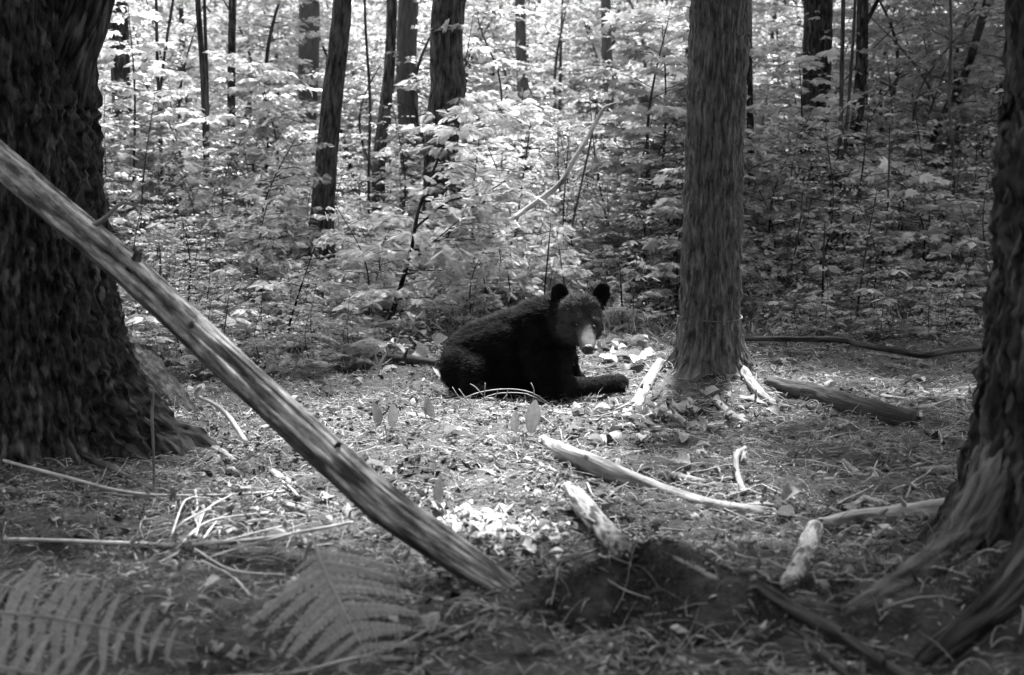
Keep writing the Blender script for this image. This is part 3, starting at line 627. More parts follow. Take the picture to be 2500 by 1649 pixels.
# ------------------------------------------------------------------ logs, branches and sticks
def stick(name, label, cat, pts, mname, n=12, lift=None, amp=.22, seed=1, group=None, depth=None, v=.5, jag=0, along=10, extra=None, step=.03, parent=None, stubs=None):
    """pts: (px, py, width px[, lift m]) lying on the ground; depth: explicit distances instead."""
    P, Rr = [], []
    for k, p in enumerate(pts):
        if depth is not None: q_ = at(p[0], p[1], depth[k])
        else:
            q0 = gp(p[0], p[1], p[3] if len(p) > 3 else 0.01)
            q_ = gp(p[0], p[1], (p[3] if len(p) > 3 else p[2] / 2 * q0[1] / FPX * .6))
        P.append(q_); Rr.append(p[2] / 2 * q_[1] / FPX)
    Pd, Rd = resample(P, Rr, step); mb = MB(); tube(mb, Pd, Rd, n, v, knobbly(amp, 6, seed, along), tcs=.12)
    if extra: extra(mb, Pd, Rd)
    rg = np.random.default_rng(seed + 500); big = max(p[2] for p in pts)
    for q_ in range((3 if big > 12 else 1 if big > 8 else 0) if stubs is None else stubs):            # broken side twigs
        k = int(rg.uniform(.12, .9) * (len(Pd) - 1)); t = unit(Pd[min(k + 1, len(Pd) - 1)] - Pd[max(k - 1, 0)]); dv = unit(rg.normal(size=3) + [0, 0, .7]); dv = unit(dv - t * np.dot(dv, t) + t * rg.uniform(-.4, .8)); l_ = Rd[k] * rg.uniform(1.3, 2.6) + .01
        a_, b_ = resample([Pd[k], Pd[k] + dv * l_ * .6, Pd[k] + dv * l_ + rg.normal(size=3) * l_ * .2], [Rd[k] * .42, Rd[k] * .3, Rd[k] * .12], .012); tube(mb, a_, b_, 6, v, knobbly(.2, 5, seed))
    if big > 12:
        for e, nb in ((0, 2), (len(Pd) - 1, len(Pd) - 3)):                                          # torn fibres at the ends
            dv = unit(Pd[e] - Pd[nb])
            for q_ in range(8):
                o_ = rg.normal(size=3); o_ = unit(o_ - dv * np.dot(o_, dv)) * Rd[e] * rg.uniform(.2, .9); l_ = Rd[e] * rg.uniform(.3, 1.4)
                tube(mb, [Pd[e] + o_ - dv * .01, Pd[e] + o_ + dv * l_ * .5, Pd[e] + o_ * 1.1 + dv * l_], [Rd[e] * .22, Rd[e] * .15, Rd[e] * .02], 5, v)
    if parent is not None:
        org = np.array(parent.location); return link(name, mb.mesh(name, M[mname], True, org), parent)
    org = Pd[len(Pd) // 2]; o = link(name, mb.mesh(name, M[mname], True, org), loc=org)
    return tag(o, label, cat, group)
# the long leaning log: from the ground up on to the massive tree
LP = [(1345, 1506, 22, 5.02), (1305, 1484, 27, 5.05), (1230, 1432, 67, 5.12), (1100, 1345, 89, 5.25), (946, 1236, 97, 5.42), (800, 1108, 93, 5.6), (652, 973, 89, 5.8), (480, 815, 84, 6.05), (315, 660, 83, 6.3), (150, 522, 79, 6.6), (0, 392, 77, 6.9), (-150, 268, 73, 7.2), (-330, 120, 68, 7.6)]
P = [at(a, b, d) for a, b, c, d in LP]; Rr = [c / 2 * d / FPX for a, b, c, d in LP]
Pd, Rd = resample(P, Rr, .02)
lo = empty('leaning_log', P[0], 'long barkless weathered log leaning against the massive tree', 'log')
def lograd(a, s, R):
    q_ = np.stack([np.cos(a) * 3.2 + 0 * s, np.sin(a) * 3.2 + 0 * s, s * .55 + 0 * a], -1)
    wv = q_ + (fbm(np.stack([0 * a + s * 1.2, np.cos(a) + 0 * s, np.sin(a) + 0 * s], -1), 2, 7)[..., None] - .5) * 1.4
    cr = 1 - np.abs(2 * vn(wv, 8) - 1)
    lump = fbm(np.stack([np.cos(a) * .9 + 0 * s, np.sin(a) * .9 + 0 * s, s * 3.2 + 0 * a], -1), 3, 19) - .5
    ac = ACRACK + .30 * np.sin(s * 1.3) + .5 * (vn(np.stack([s * 2.1, 0 * s, 0 * s], -1), 4) - .5); da = np.abs((a - ac + math.pi) % (2 * math.pi) - math.pi)
    split = np.exp(-(da / .17) ** 2) * np.clip(vn(np.stack([s * 1.1, 0 * s + 5, 0 * s], -1), 6) * 2.2 - .45, 0, 1)
    return 1 + .10 * (fbm(q_ * .6, 2, 9) - .5) + .22 * lump - .8 * np.clip(cr - .80, 0, .2) - .5 * split + .05 * (vn(q_ * np.array([4, 4, 12.]), 2) - .5)
Tl, Nl, Bl = frames(Pd); toc = unit(np.array([0, 0, CAMZ]) - Pd[len(Pd) // 2] - np.array([0, 0, .9])); kx = len(Pd) // 2
ACRACK = math.atan2(float(np.dot(toc, Bl[kx])), float(np.dot(toc, Nl[kx])))
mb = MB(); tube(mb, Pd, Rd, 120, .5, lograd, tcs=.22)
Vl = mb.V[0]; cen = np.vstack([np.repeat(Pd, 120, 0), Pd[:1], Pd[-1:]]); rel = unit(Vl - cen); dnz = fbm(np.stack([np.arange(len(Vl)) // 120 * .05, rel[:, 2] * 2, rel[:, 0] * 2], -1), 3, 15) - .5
mb.a[0] = np.where(rel[:, 2] * .8 - rel[:, 0] * .2 + dnz * 1.1 < -.10, -.35, .85)      # shade of the underside painted in with a ragged edge, lighter wood above
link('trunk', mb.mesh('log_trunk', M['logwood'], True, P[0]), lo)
def knot_on(k, px, py, dd, ln, rr_, mname='bark_dark', dirv=(0, 0, 1)):
    mb = MB(); a = at(px, py, dd); b = a + unit(np.array(dirv, float)) * ln; p, q_ = resample([a - unit(np.array(dirv, float)) * .06, a, b], [rr_ * 1.3, rr_, rr_ * .75], .008); tube(mb, p, q_, 14, .5, knobbly(.25, 6, k, 30)); link('knot', mb.mesh('knot', M[mname], True, P[0]), lo)
knot_on(1, 330, 640, 6.26, .05, .024, dirv=(.4, -.1, .9)); knot_on(2, 640, 945, 5.78, .02, .016, 'wood', (.3, -.8, .3)); knot_on(4, 470, 790, 6.02, .022, .02, 'wood', (.2, -.8, .4)); knot_on(5, 820, 1095, 5.55, .03, .014, 'bark_dark', (.5, -.4, .7)); knot_on(3, 985, 1262, 5.34, .02, .018, 'wood', (-.2, -.8, .3))
mb = MB(); a = at(215, 560, 6.45); p, q_ = resample([a, a + [.09, -.02, .055], a + [.17, -.03, .12], a + [.26, -.03, .10]], [.016, .011, .008, .003], .015); tube(mb, p, q_, 8, .7, knobbly(.2)); link('broken_twig', mb.mesh('broken_twig', M['wood'], True, P[0]), lo)

def splinter(mb, Pd, Rd):
    for k in range(9):
        a = k * .7; o = Pd[0] + np.array([math.cos(a) * .6, 0, math.sin(a) * .6]) * Rd[0]; dv = unit(Pd[0] - Pd[3])
        tube(mb, [o - dv * .03, o + dv * .02, o + dv * (.03 + .04 * ((k * 37) % 10) / 10)], [.008, .005, .001], 4, .9)
stick('fallen_branch', 'long pale fallen branch, splintered white end, curving to a dark thin tail', 'branch', [(1325, 1076, 26), (1385, 1110, 48), (1500, 1158, 54), (1600, 1194, 36), (1730, 1232, 32), (1870, 1256, 36)], 'palewood', 26, seed=2, v=.5, amp=.2, extra=splinter)
stick('short_log', 'short mottled pale log with rounded ends pointing at the mossy hump', 'log', [(1388, 1196, 42), (1420, 1230, 54), (1480, 1300, 54, .05), (1518, 1336, 52, .07)], 'birch', 30, seed=3, amp=.14, v=.9)
stick('bark_chunk', 'mottled upright chunk of bark-covered wood before the edge tree', 'log', [(1988, 1290, 44), (1975, 1330, 56), (1950, 1385, 54), (1925, 1425, 44)], 'birch', 26, seed=4, amp=.12, v=.8)
stick('peeled_log', 'peeled log with white end running into the root of the edge tree', 'log', [(2012, 1278, 30), (2080, 1268, 42), (2180, 1258, 48), (2310, 1240, 50)], 'palewood', 22, seed=5, v=.9)
stick('rotten_log', 'dark rotten log lying on the far slope past the cord-tied tree', 'log', [(1880, 932, 30), (1990, 962, 46), (2060, 984, 54), (2140, 1006, 56), (2235, 1026, 46)], 'rotten', 26, seed=6, amp=.25, stubs=0, v=1.1)
stick('rail_branch', 'long thin branch lying level from the cord-tied tree to the edge tree', 'branch', [(1795, 826, 13, .10), (1920, 828, 13, .12), (2050, 830, 15, .13), (2100, 842, 15, .12), (2200, 858, 16, .10), (2255, 868, 17, .09), (2320, 858, 14, .1), (2440, 848, 13, .1)], 'bark_grey', 12, seed=7, amp=.12)
stick('under_branch', 'second thinner branch lying just under the long level branch', 'branch', [(1900, 870, 7), (2000, 852, 8), (2120, 866, 9), (2250, 882, 9)], 'wood', 8, seed=8)
stick('prop_log', 'pale round stick lying at the foot of the cord-tied tree', 'branch', [(1612, 886, 22), (1590, 920, 28), (1560, 975, 30), (1530, 1028, 34)], 'palewood', 18, seed=9, v=.4, amp=.1)
stick('bleached_stick', 'short bleached white stick on the mossy hump', 'stick', [(1645, 1362, 12), (1690, 1385, 18), (1750, 1418, 20)], 'palewood', 12, seed=10, v=.95)
stick('diagonal_branch', 'thick blurred branch slanting down through the near corner', 'branch', [(1850, 1432, 30, .03), (1960, 1500, 34, .04), (2080, 1575, 36, .05), (2230, 1670, 36, .06)], 'bark_grey', 14, seed=11, v=.6)
stick('diagonal_branch', 'thinner blurred branch beside the thick slanting one in the near corner', 'branch', [(1930, 1520, 16, .02), (2000, 1590, 18, .03), (2100, 1680, 18, .03)], 'bark_grey', 10, seed=12, v=.6)
stick('dark_branch', 'dark knobbly branch sloping down at the foot of the massive tree', 'branch', [(-60, 970, 18, .12), (60, 1035, 18, .08), (200, 1110, 17, .05), (320, 1170, 16, .02), (400, 1215, 12)], 'bark_grey', 10, seed=13, amp=.25)
stick('curved_stick', 'short curved pale stick standing up from the twiggy floor', 'stick', [(1818, 1095, 14, .07), (1798, 1115, 16, .07), (1800, 1160, 16, .04), (1818, 1205, 14, .0)], 'wood', 10, seed=14, v=.8)
stick('crumbled_log', 'half buried dark log behind the rump of the bear', 'log', [(900, 872, 20), (970, 878, 26), (1068, 888, 22)], 'rotten', 12, seed=15)
stick('leaning_stick', 'white dead branch bending up out of the thicket behind the bear', 'branch', [(985, 780, 10), (1050, 700, 10), (1130, 625, 11), (1230, 548, 12), (1290, 508, 14), (1365, 450, 13), (1405, 385, 12), (1445, 318, 10), (1474, 266, 8), (1505, 252, 4)], 'palewood', 10, seed=16, depth=[13.3, 13.5, 13.6, 13.8, 14, 14.1, 14.1, 14.2, 14.2, 14.2], v=1.25, amp=.3)
stick('fallen_pole', 'dark fallen pole slanting down from the straight dark trunk', 'branch', [(1985, 320, 20), (2040, 365, 21), (2100, 400, 20), (2150, 425, 18), (2240, 490, 17), (2335, 592, 14)], 'rotten', 10, seed=17, depth=[19.4, 19, 18.6, 18.3, 17.6, 17.0], stubs=1)
stick('white_chip', 'small white wood chip by the upright leaf pair', 'stick', [(1285, 1122, 16), (1320, 1136, 14), (1362, 1156, 10)], 'palewood', 10, seed=18, v=.95)
stick('root_piece', 'pale bent root piece in the curled litter before the cord-tied tree', 'stick', [(1640, 1015, 26), (1665, 1032, 24), (1695, 1052, 10)], 'palewood', 12, seed=19, v=.7)
stick('root_piece', 'pale torn wood slab standing in litter below the cord-tied tree', 'stick', [(1755, 985, 16, .04), (1785, 1015, 24, .03), (1826, 1036, 14)], 'palewood', 12, seed=20, v=.5)
stick('root', None, None, [(1815, 905, 24), (1850, 955, 26), (1890, 988, 22), (1930, 996, 10)], 'wood', 14, seed=21, v=.5, parent=T_MID, stubs=0)
RT = [at(2470, 1120, 5.42), at(2405, 1230, 5.34), at(2335, 1325, 5.3)] + [gp(a_, b_, c_) for a_, b_, c_ in ((2250, 1400, .0), (2170, 1450, -.01), (2090, 1495, -.02), (2000, 1540, -.06))]
mb = MB(); a_, b_ = resample(RT, [.13, .10, .075, .065, .055, .045, .03], .02); tube(mb, a_, b_, 40, 1.3, knobbly(.35, 9, 22, 14)); link('root', mb.mesh('root', M['bark_grey'], True, np.array(T_EDGE.location)), T_EDGE)
stick('root', None, None, [(2560, 1330, 150, .06), (2480, 1450, 120, .03), (2380, 1540, 100, .0), (2250, 1640, 80, -.02)], 'bark_dark', 26, seed=33, v=.5, amp=.3, along=9, parent=T_EDGE, stubs=0)
stick('root', None, None, [(330, 880, 90, .05), (400, 950, 70, .02), (450, 1000, 50, -.01), (500, 1045, 36, -.03)], 'bark_dark', 22, seed=34, v=.3, amp=.3, along=9, parent=T_BIG, stubs=0)
stick('prop_twig', 'thin pale upright stalk before the base of the massive tree', 'twig', [(376, 950, 5), (371, 1020, 7), (374, 1080, 7), (377, 1200, 7)], 'wood', 8, seed=23, depth=[6.9, 6.9, 6.9, 6.9], v=.7)
stick('fork_stick', 'pale forked stick lying between massive tree and leaning log', 'stick', [(490, 945, 9), (478, 965, 10), (520, 985, 9), (560, 1020, 12), (600, 1080, 13)], 'palewood', 8, seed=24, depth=[7.1, 7.1, 7.0, 6.9, 6.6], v=.8)
stick('far_stick', 'flat stick lying level among fallen leaves at the near floor', 'stick', [(1110, 1478, 10), (1230, 1486, 12), (1310, 1480, 9)], 'wood', 8, seed=25)
stick('far_stick', 'long bent twig below the tip of the leaning log', 'stick', [(1030, 1570, 9, .03), (1110, 1540, 10, .03), (1200, 1502, 10), (1290, 1496, 12), (1352, 1498, 14)], 'wood', 8, seed=26, v=.6)
stick('straw_stem', 'long dry stem arching level across the floor by the massive tree', 'stem', [(-30, 1115, 9, .06), (160, 1165, 9, .05), (330, 1205, 9, .03), (520, 1210, 8, .02), (700, 1200, 7, .01)], 'twigs', 6, seed=27, v=.7)
stick('straw_stem', 'straight dry stem lying level above the near ferns', 'stem', [(15, 1318, 12, .05), (180, 1322, 11, .05), (420, 1332, 11, .03)], 'twigs', 6, seed=28, v=.75)
stick('straw_stem', 'pale bowed stem running from the bent straw to the leaning log', 'stem', [(470, 1330, 10, .03), (620, 1318, 10, .04), (760, 1295, 9, .05), (860, 1275, 7, .05)], 'twigs', 6, seed=29, v=.8)
stick('bottom_twig', 'long pale curved twig along the bottom below the fern', 'twig', [(520, 1655, 8, .02), (700, 1645, 9, .03), (830, 1615, 9, .04), (960, 1580, 9, .03), (1060, 1530, 8, .02)], 'twigs', 6, seed=30, v=.8)

# bent dry straw: each stem its own
rs = np.random.default_rng(61)
STR = [((425, 1320), (470, 1235), (500, 1225)), ((430, 1310), (440, 1260), (520, 1240)), ((470, 1320), (515, 1245), (560, 1230)), ((480, 1325), (540, 1270), (545, 1265)), ((455, 1318), (462, 1280), (475, 1260)), ((500, 1325), (640, 1290), (690, 1285)), ((330, 1390), (400, 1345), (440, 1325)), ((470, 1345), (590, 1385), (700, 1412)), ((500, 1370), (560, 1410), (610, 1460)), ((470, 1340), (620, 1350), (680, 1370)), ((490, 1355), (600, 1330), (700, 1300)), ((460, 1215), (465, 1245), (462, 1265)), ((640, 1240), (500, 1290), (420, 1340)), ((705, 1165), (712, 1190), (700, 1210))]
for k, s_ in enumerate(STR):
    stick('bent_straw', 'pale bent dry straw in the broken tuft before the massive tree', 'straw', [(a + rs.normal() * 14, b + rs.normal() * 8, 5.5, .02 + .05 * rs.random()) for a, b in s_], 'twigs', 5, seed=70 + k, group='broken straw tuft', v=.55 + .4 * rs.random())
# fallen twigs over the open floor, countable ones
for k in range(70):
    px, py = rs.uniform(1150, 2300), rs.uniform(985, 1420); L = rs.uniform(40, 210); a = rs.normal() * .45 + (.35 if rs.random() < .6 else -.6)
    pts = []
    for t in np.linspace(0, 1, 4): pts.append((px + math.cos(a) * L * t + rs.normal() * 5, py + math.sin(a) * L * t * .6 + rs.normal() * 4, 6 * (1 - .5 * t), .01 + .035 * math.sin(t * 3.1) * rs.random()))
    stick('fallen_twig', 'thin dry twig lying on the open litter floor', 'twig', pts, 'twigs', 5, seed=100 + k, group='twigs on the open floor', v=rs.uniform(.2, .9), step=.08)
for k in range(44):       # broken wood round the tied tree and over the floor towards the edge tree
    px, py = (rs.uniform(1480, 2300), rs.uniform(905, 1310)) if k < 32 else (rs.uniform(430, 1000), rs.uniform(1000, 1280))
    L = rs.uniform(26, 95); a = rs.normal() * .7; w_ = rs.uniform(10, 26)
    if abs(px - 1735) < 130 and py < 960: continue
    stick('wood_scrap', 'broken scrap of dead wood on the floor ' + ('before the edge tree' if px > 1900 else 'below the cord-tied tree' if k < 32 else 'beyond the leaning log'), 'wood scrap', [(px, py, w_ * .7), (px + math.cos(a) * L * .5, py + math.sin(a) * L * .3 + rs.normal() * 4, w_), (px + math.cos(a) * L, py + math.sin(a) * L * .6, w_ * .6)], ['wood', 'palewood', 'rotten', 'birch'][k % 4], 9, seed=300 + k, group='wood scraps on the floor', v=rs.uniform(.2, .9), amp=.3)
# arching bare brush in front of the bear
BR = [((1110, 985), (1165, 960), (1240, 950), (1300, 960), (1345, 990)), ((1180, 985), (1183, 960), (1184, 935)), ((1160, 985), (1210, 962), (1285, 962), (1330, 985)), ((1120, 950), (1135, 970), (1150, 990)), ((1178, 965), (1160, 945), (1148, 938)), ((1104, 945), (1125, 975), (1165, 1000)), ((1300, 985), (1304, 955), (1296, 935)), ((1240, 952), (1236, 965), (1228, 975)), ((1280, 960), (1283, 975), (1286, 988)), ((1215, 955), (1212, 962), (1210, 970)), ((1350, 995), (1400, 985), (1470, 968)), ((1060, 990), (1150, 1000), (1280, 1008))]
for k, s_ in enumerate(BR):
    D = [9.52] * len(s_)
    stick('brush_twig', 'fine bare arching twig in front of the belly of the bear', 'twig', [(a, b, 2.6) for a, b in s_], 'twigs', 5, seed=200 + k, group='bare brush before the bear', depth=D, v=.35 + .4 * rs.random(), step=.05)

# cord tied round the straight tree
zc = at(1735, 783, 10.75)[2]; tc_ = at(1733, 783, 11.0); rc = 69 * 11 / FPX * 1.13
pts = [tc_ * [1, 1, 0] + [math.cos(a) * rc, math.sin(a) * rc, zc + .012 * math.sin(a * 2 + 1)] for a in np.linspace(0, 2 * math.pi, 40)]
mb = MB(); tube(mb, pts, [.006] * 40, 7, .5, caps=False); 
o = empty('tied_cord', tc_ * [1, 1, 0] + [0, 0, zc], 'thin cord tied round the straight trunk with a loose end', 'cord'); org = np.array(o.location)
link('loop', mb.mesh('cord_loop', M['cord'], True, org), o)
k0 = tc_ * [1, 1, 0] + [-rc * .86, -rc * .55, zc]
mb = MB(); p, q_ = resample([k0 + [.02, -.01, 0], k0 + [-.02, -.03, .02], k0 + [-.05, -.03, -.02], k0 + [-.07, -.02, -.08]], [.008, .009, .007, .005], .01); tube(mb, p, q_, 7); link('knot_end', mb.mesh('cord_end', M['cord'], True, org), o)

# ------------------------------------------------------------------ litter and leaves on the floor
def mask_dark(x, y): return np.clip(g2(x, y, .62, 4.95, .42, .25) * 1.6 + g2(x, y, -2.0, 5.9, .5, .3) + g2(x, y, -1.45, 4.35, .7, .45) + g2(x, y, 2.0, 4.7, .9, .7) * 1.8, 0, 1)
mb = MB(); N = 90000; y = 3.6 + 10.5 * r.random(N) ** .9; x = r.uniform(-.42, .42, N) * (y + .5)
dk = mask_dark(x, y); pt = fbm(np.stack([x * 1.3, y * 1.3, 0 * x + 4], -1), 3, 71); keep = r.random(N) > np.maximum(dk * .85, np.clip((pt - .5) * 5, 0, .8)); x, y = x[keep], y[keep]; m = len(x)
cl = fbm(np.stack([x * 1.6, y * 1.6, 0 * x], -1), 3, 44)
DL = [dead_leaf(s) for s in range(3)]
L = np.exp(r.normal(size=m) * .6) * .027; L = np.minimum(L, .075); pos = np.stack([x, y, H(x, y) + r.uniform(-.01, .03, m)], -1)
vv = np.clip(r.random(m) * .55 + .8 * (r.random(m) < .09) + (cl - .5) * 1.3, 0, 1.5)
scatter(mb, LEAF, pos, r.normal(size=(m, 3)) * [1, 1, .35], r.normal(size=(m, 3)) * .55 + [0, 0, 1], L, vv, r.uniform(.25, 1.1, m))
tag(link('leaf_litter', mb.mesh('leaf_litter', M['litter'], False)), 'loose crumbled leaf litter over the forest floor', 'litter', kind='stuff')
mb = MB(); N = 75000; y = 3.6 + 10 * r.random(N) ** .9; x = r.uniform(-.42, .42, N) * (y + .5); keep = r.random(N) > mask_dark(x, y) * .75; x, y = x[keep], y[keep]; m = len(x)
FIB = tpl([(0, -.5, 0), (0, .5, 0), (.5, -.5, .10), (.5, .5, .10), (1, 0, 0)], [(0, 1, 3), (0, 3, 2), (2, 3, 4)])
L = np.exp(r.normal(size=m) * .6) * .045; pos = np.stack([x, y, H(x, y) + r.uniform(0, .035, m)], -1)
scatter(mb, FIB, pos, r.normal(size=(m, 3)) * [1, .8, .3], r.normal(size=(m, 3)) * .5 + [0, 0, 1], L, np.clip(r.random(m) ** 1.6 + .7 * (r.random(m) < .06), 0, 1.6), r.uniform(.0015, .0045, m) / L)
tag(link('fine_debris', mb.mesh('fine_debris', M['twigs'], False)), 'fine dry needles and twig fibres strewn over the floor', 'debris', kind='stuff')
mb = MB()
for k in range(3600):                                  # long fine twigs and rootlets lying in a tangle
    y0 = 4.2 + 8.2 * r.random(); x0 = r.uniform(-.38, .40) * y0
    if r.random() < float(mask_dark(x0, y0)) * .6 or (x0 < .1 and r.random() < .35): continue
    a = r.normal() * .7 + (.2 if r.random() < .6 else 2.2); l = np.exp(r.normal() * .5) * .16; cv = r.normal() * .9; t = np.linspace(-.5, .5, 5)
    px_ = x0 + np.cumsum(np.cos(a + cv * t)) * l / 5; py_ = y0 + np.cumsum(np.sin(a + cv * t)) * l / 5
    tube(mb, np.stack([px_, py_, H(px_, py_) + .012 + .035 * r.random() * np.sin((t + .5) * 3.14)], -1), np.linspace(1, .5, 5) * r.uniform(.0012, .0036), 3, np.clip(r.random() * 1.1, 0, 1), caps=False)
tag(link('twig_tangle', mb.mesh('twig_tangle', M['twigs'], True)), 'tangle of fine twigs and rootlets over the floor', 'twigs', kind='stuff')
mb = MB(); N = 60000; x = r.normal(size=N) * .34 + .65; y = r.normal(size=N) * .2 + 4.95; x[30000:48000] = r.normal(size=18000) * .5 + 1.9; y[30000:48000] = r.normal(size=18000) * .4 + 4.75; x[:9000] = r.normal(size=9000) * 1.1 - 1.6; y[:9000] = r.normal(size=9000) * .7 + 6.3; m = N
scatter(mb, FIB, np.stack([x, y, H(x, y) - .01], -1), r.normal(size=(m, 3)) * [.5, .5, .2] + [0, 0, .7], r.normal(size=(m, 3)), r.uniform(.012, .035, m), r.random(m), .14)
tag(link('moss', mb.mesh('moss', M['moss'], False)), 'dark moss over the near hump and hollow', 'moss', kind='stuff')

DLM = []
for s in range(6):
    b_ = MB(); P_, T_ = dead_leaf(20 + s); b_.add(P_ * [1, 1, .8], T_, None, .5); DLM.append(b_.mesh('dead_leaf', M['deadleaf'], True))
PLM = [m_.copy() for m_ in DLM]
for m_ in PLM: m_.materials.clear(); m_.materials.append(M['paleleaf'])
def leaf_at(px, py, Lpx, label, group, k, tilt=None, rz=None, lift=.012, wide=1.0, pale=False):
    p = gp(px, py, lift); s_ = Lpx * p[1] / FPX
    o = link('dead_leaf', (PLM if pale else DLM)[k % 6], loc=p, rot=(rs.normal() * .4 if tilt is None else tilt, rs.normal() * .3, rs.random() * 6.28 if rz is None else rz), scale=(s_, s_ * wide, s_)); return tag(o, label, 'leaf', group)
for k, (px, py) in enumerate([(1490, 876), (1515, 856), (1540, 872), (1575, 878), (1595, 866), (1610, 852), (1460, 860), (1468, 850), (1482, 838), (1495, 862), (1508, 845), (1522, 868), (1530, 848), (1545, 858), (1558, 842), (1570, 862), (1585, 848), (1560, 880), (1530, 888), (1475, 872), (1600, 838), (1505, 885), (1548, 832)]):
    leaf_at(px, py, rs.uniform(26, 62), 'pale large leaf in the heap between the bear and the cord-tied tree', 'leaf heap beside the bear', k, tilt=rs.normal() * .9, lift=.04, pale=k % 3 == 0)
for k, (px, py, L) in enumerate([(940, 855, 60), (965, 840, 70), (985, 862, 55), (1020, 840, 70), (1045, 865, 60), (1060, 848, 50), (1085, 905, 40), (925, 828, 50), (1010, 815, 50), (1030, 780, 60), (1005, 800, 44), (905, 845, 50)]):
    leaf_at(px, py, L, 'pale curled leaf in the pile behind the rump of the bear', 'leaf pile behind the bear', k, tilt=rs.normal() * .8, lift=.05, pale=k % 3 == 0)
leaf_at(840, 905, 78, 'large smooth pale leaf lying flat left of the bear', None, 2, tilt=.1, rz=.1, wide=1.3)
for k in range(150):
    px, py = rs.uniform(420, 2300), 880 + 740 * rs.random() ** 1.2
    if 1080 < px < 1560 and py < 1000: continue
    p = gp(px, py)
    if float(mask_dark(p[0], p[1])) > .5: continue
    leaf_at(px, py, rs.uniform(18, 48) * (1 + (py - 880) / 900), 'scattered pale curled leaf on the litter floor', 'scattered leaves on the floor', k)
for k in range(60):     # curled debris before the tied tree
    px, py = rs.normal() * 95 + 1640, rs.normal() * 30 + 1010
    leaf_at(px, py, rs.uniform(22, 48), 'pale crumpled leaf in the drift before the cord-tied tree', 'leaf drift before the tied tree', k, lift=.03)
# bright leaf clump by the leaning log
bits = MB()
for k in range(260):
    px, py = 1200 + rs.normal() * 75, 1293 + rs.normal() * 24; py += (px - 1210) * .12
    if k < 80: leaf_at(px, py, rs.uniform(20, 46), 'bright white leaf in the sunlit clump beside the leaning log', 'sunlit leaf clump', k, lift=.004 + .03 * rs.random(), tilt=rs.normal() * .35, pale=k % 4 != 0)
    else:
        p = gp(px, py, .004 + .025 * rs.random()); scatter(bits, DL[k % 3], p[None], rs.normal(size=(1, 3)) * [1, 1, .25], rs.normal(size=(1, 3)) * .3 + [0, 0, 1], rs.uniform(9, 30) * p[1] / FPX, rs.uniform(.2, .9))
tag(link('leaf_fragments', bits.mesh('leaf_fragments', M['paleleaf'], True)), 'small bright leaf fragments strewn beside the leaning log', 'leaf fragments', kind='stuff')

# upright broad leaves of the lily-like plants before the bear
def blade_mesh(seed):
    n = 9; V, T, vv = [], [], []
    for i in range(n):
        u = i / (n - 1); wv = .20 * math.sin(math.pi * (u * .9 + .08)) ** .8 + .008
        for j_, sg in enumerate((-1, -.5, 0, .5, 1)):
            V.append((sg * wv, .10 * abs(sg) ** 1.3 * wv * 4 - .22 * u * u, u)); vv.append(.42 + .16 * (j_ % 2))
    for i in range(n - 1):
        for k in range(4): a = i * 5 + k; T += [(a, a + 1, a + 6), (a, a + 6, a + 5)]
    mb = MB(); mb.add(V, T, None, vv); return mb.mesh('leaf_blade', M['lily'], True)
BL = blade_mesh(1)
def lily(px, py, leaves, label):
    b = gp(px, py); o = empty('upright_plant', b, label, 'plant')
    mb = MB(); p, q_ = resample([np.array([0, 0, -.03]), np.array([.004, 0, .03]), np.array([0, 0, .07])], [.006, .005, .005], .02); tube(mb, p, q_, 7, .6); link('stalk', mb.mesh('stalk', M['fern'], True), o)
    for (dx, hpx, tl, rz) in leaves: link('leaf', BL, o, loc=(dx * b[1] / FPX, 0, .05), rot=(rs.normal() * .3 - .1, tl * 1.3, rz + rs.normal() * .3), scale=(hpx * b[1] / FPX * rs.uniform(.9, 1.2),) * 2 + (hpx * b[1] / FPX,))
lily(1276, 1078, [(-16, 62, -.12, .4), (20, 84, .10, -.2)], 'low plant with two upright ribbed oval leaves before the bear')
lily(940, 1062, [(-18, 62, -.25, .3), (14, 66, .2, -.3)], 'low plant with two spread oval leaves before the rump of the bear')
lily(1052, 1042, [(-10, 70, -.2, 2.6), (8, 58, .3, 2.2)], 'drooping folded plant before the belly of the bear')
lily(1078, 1265, [(0, 75, .08, .9)], 'single dark upright leaf above the leaning log')
lily(905, 1252, [(-6, 46, -.3, .3), (10, 50, .3, 0)], 'small leafy sprout pressed against the leaning log')

# ------------------------------------------------------------------ near ferns: every leaflet a part
def pinna_mesh(seed, lob=11):
    rg = np.random.default_rng(seed); V, T, vv = [], [], []; b = 0
    for i in range(lob):
        u0, u1 = i / lob, (i + 1) / lob; um = (u0 + u1) / 2; wv = (.088 * (1 - um) ** .5 + .012) * rg.uniform(.9, 1.08)
        dz = lambda u: -.22 * u * u
        V += [(u0, 0, dz(u0)), (u1, 0, dz(u1)), (u1 + .02, wv, dz(u1) - .02), (um - .01, wv * .82, dz(um) - .01), (u0 + .02, wv * .22, dz(u0)), (u1 + .02, -wv, dz(u1) - .02), (um - .01, -wv * .82, dz(um) - .01), (u0 + .02, -wv * .22, dz(u0))]
        vv += [.38, .38, .6, .55, .5, .6, .55, .5]
        T += [(b, b + 1, b + 2), (b, b + 2, b + 3), (b, b + 3, b + 4), (b, b + 5, b + 1), (b, b + 6, b + 5), (b, b + 7, b + 6)]; b += 8
    mb = MB(); mb.add(V, T, None, vv); return mb.mesh('leaflet', M['fern'], False)
PIN = [pinna_mesh(k) for k in range(3)]
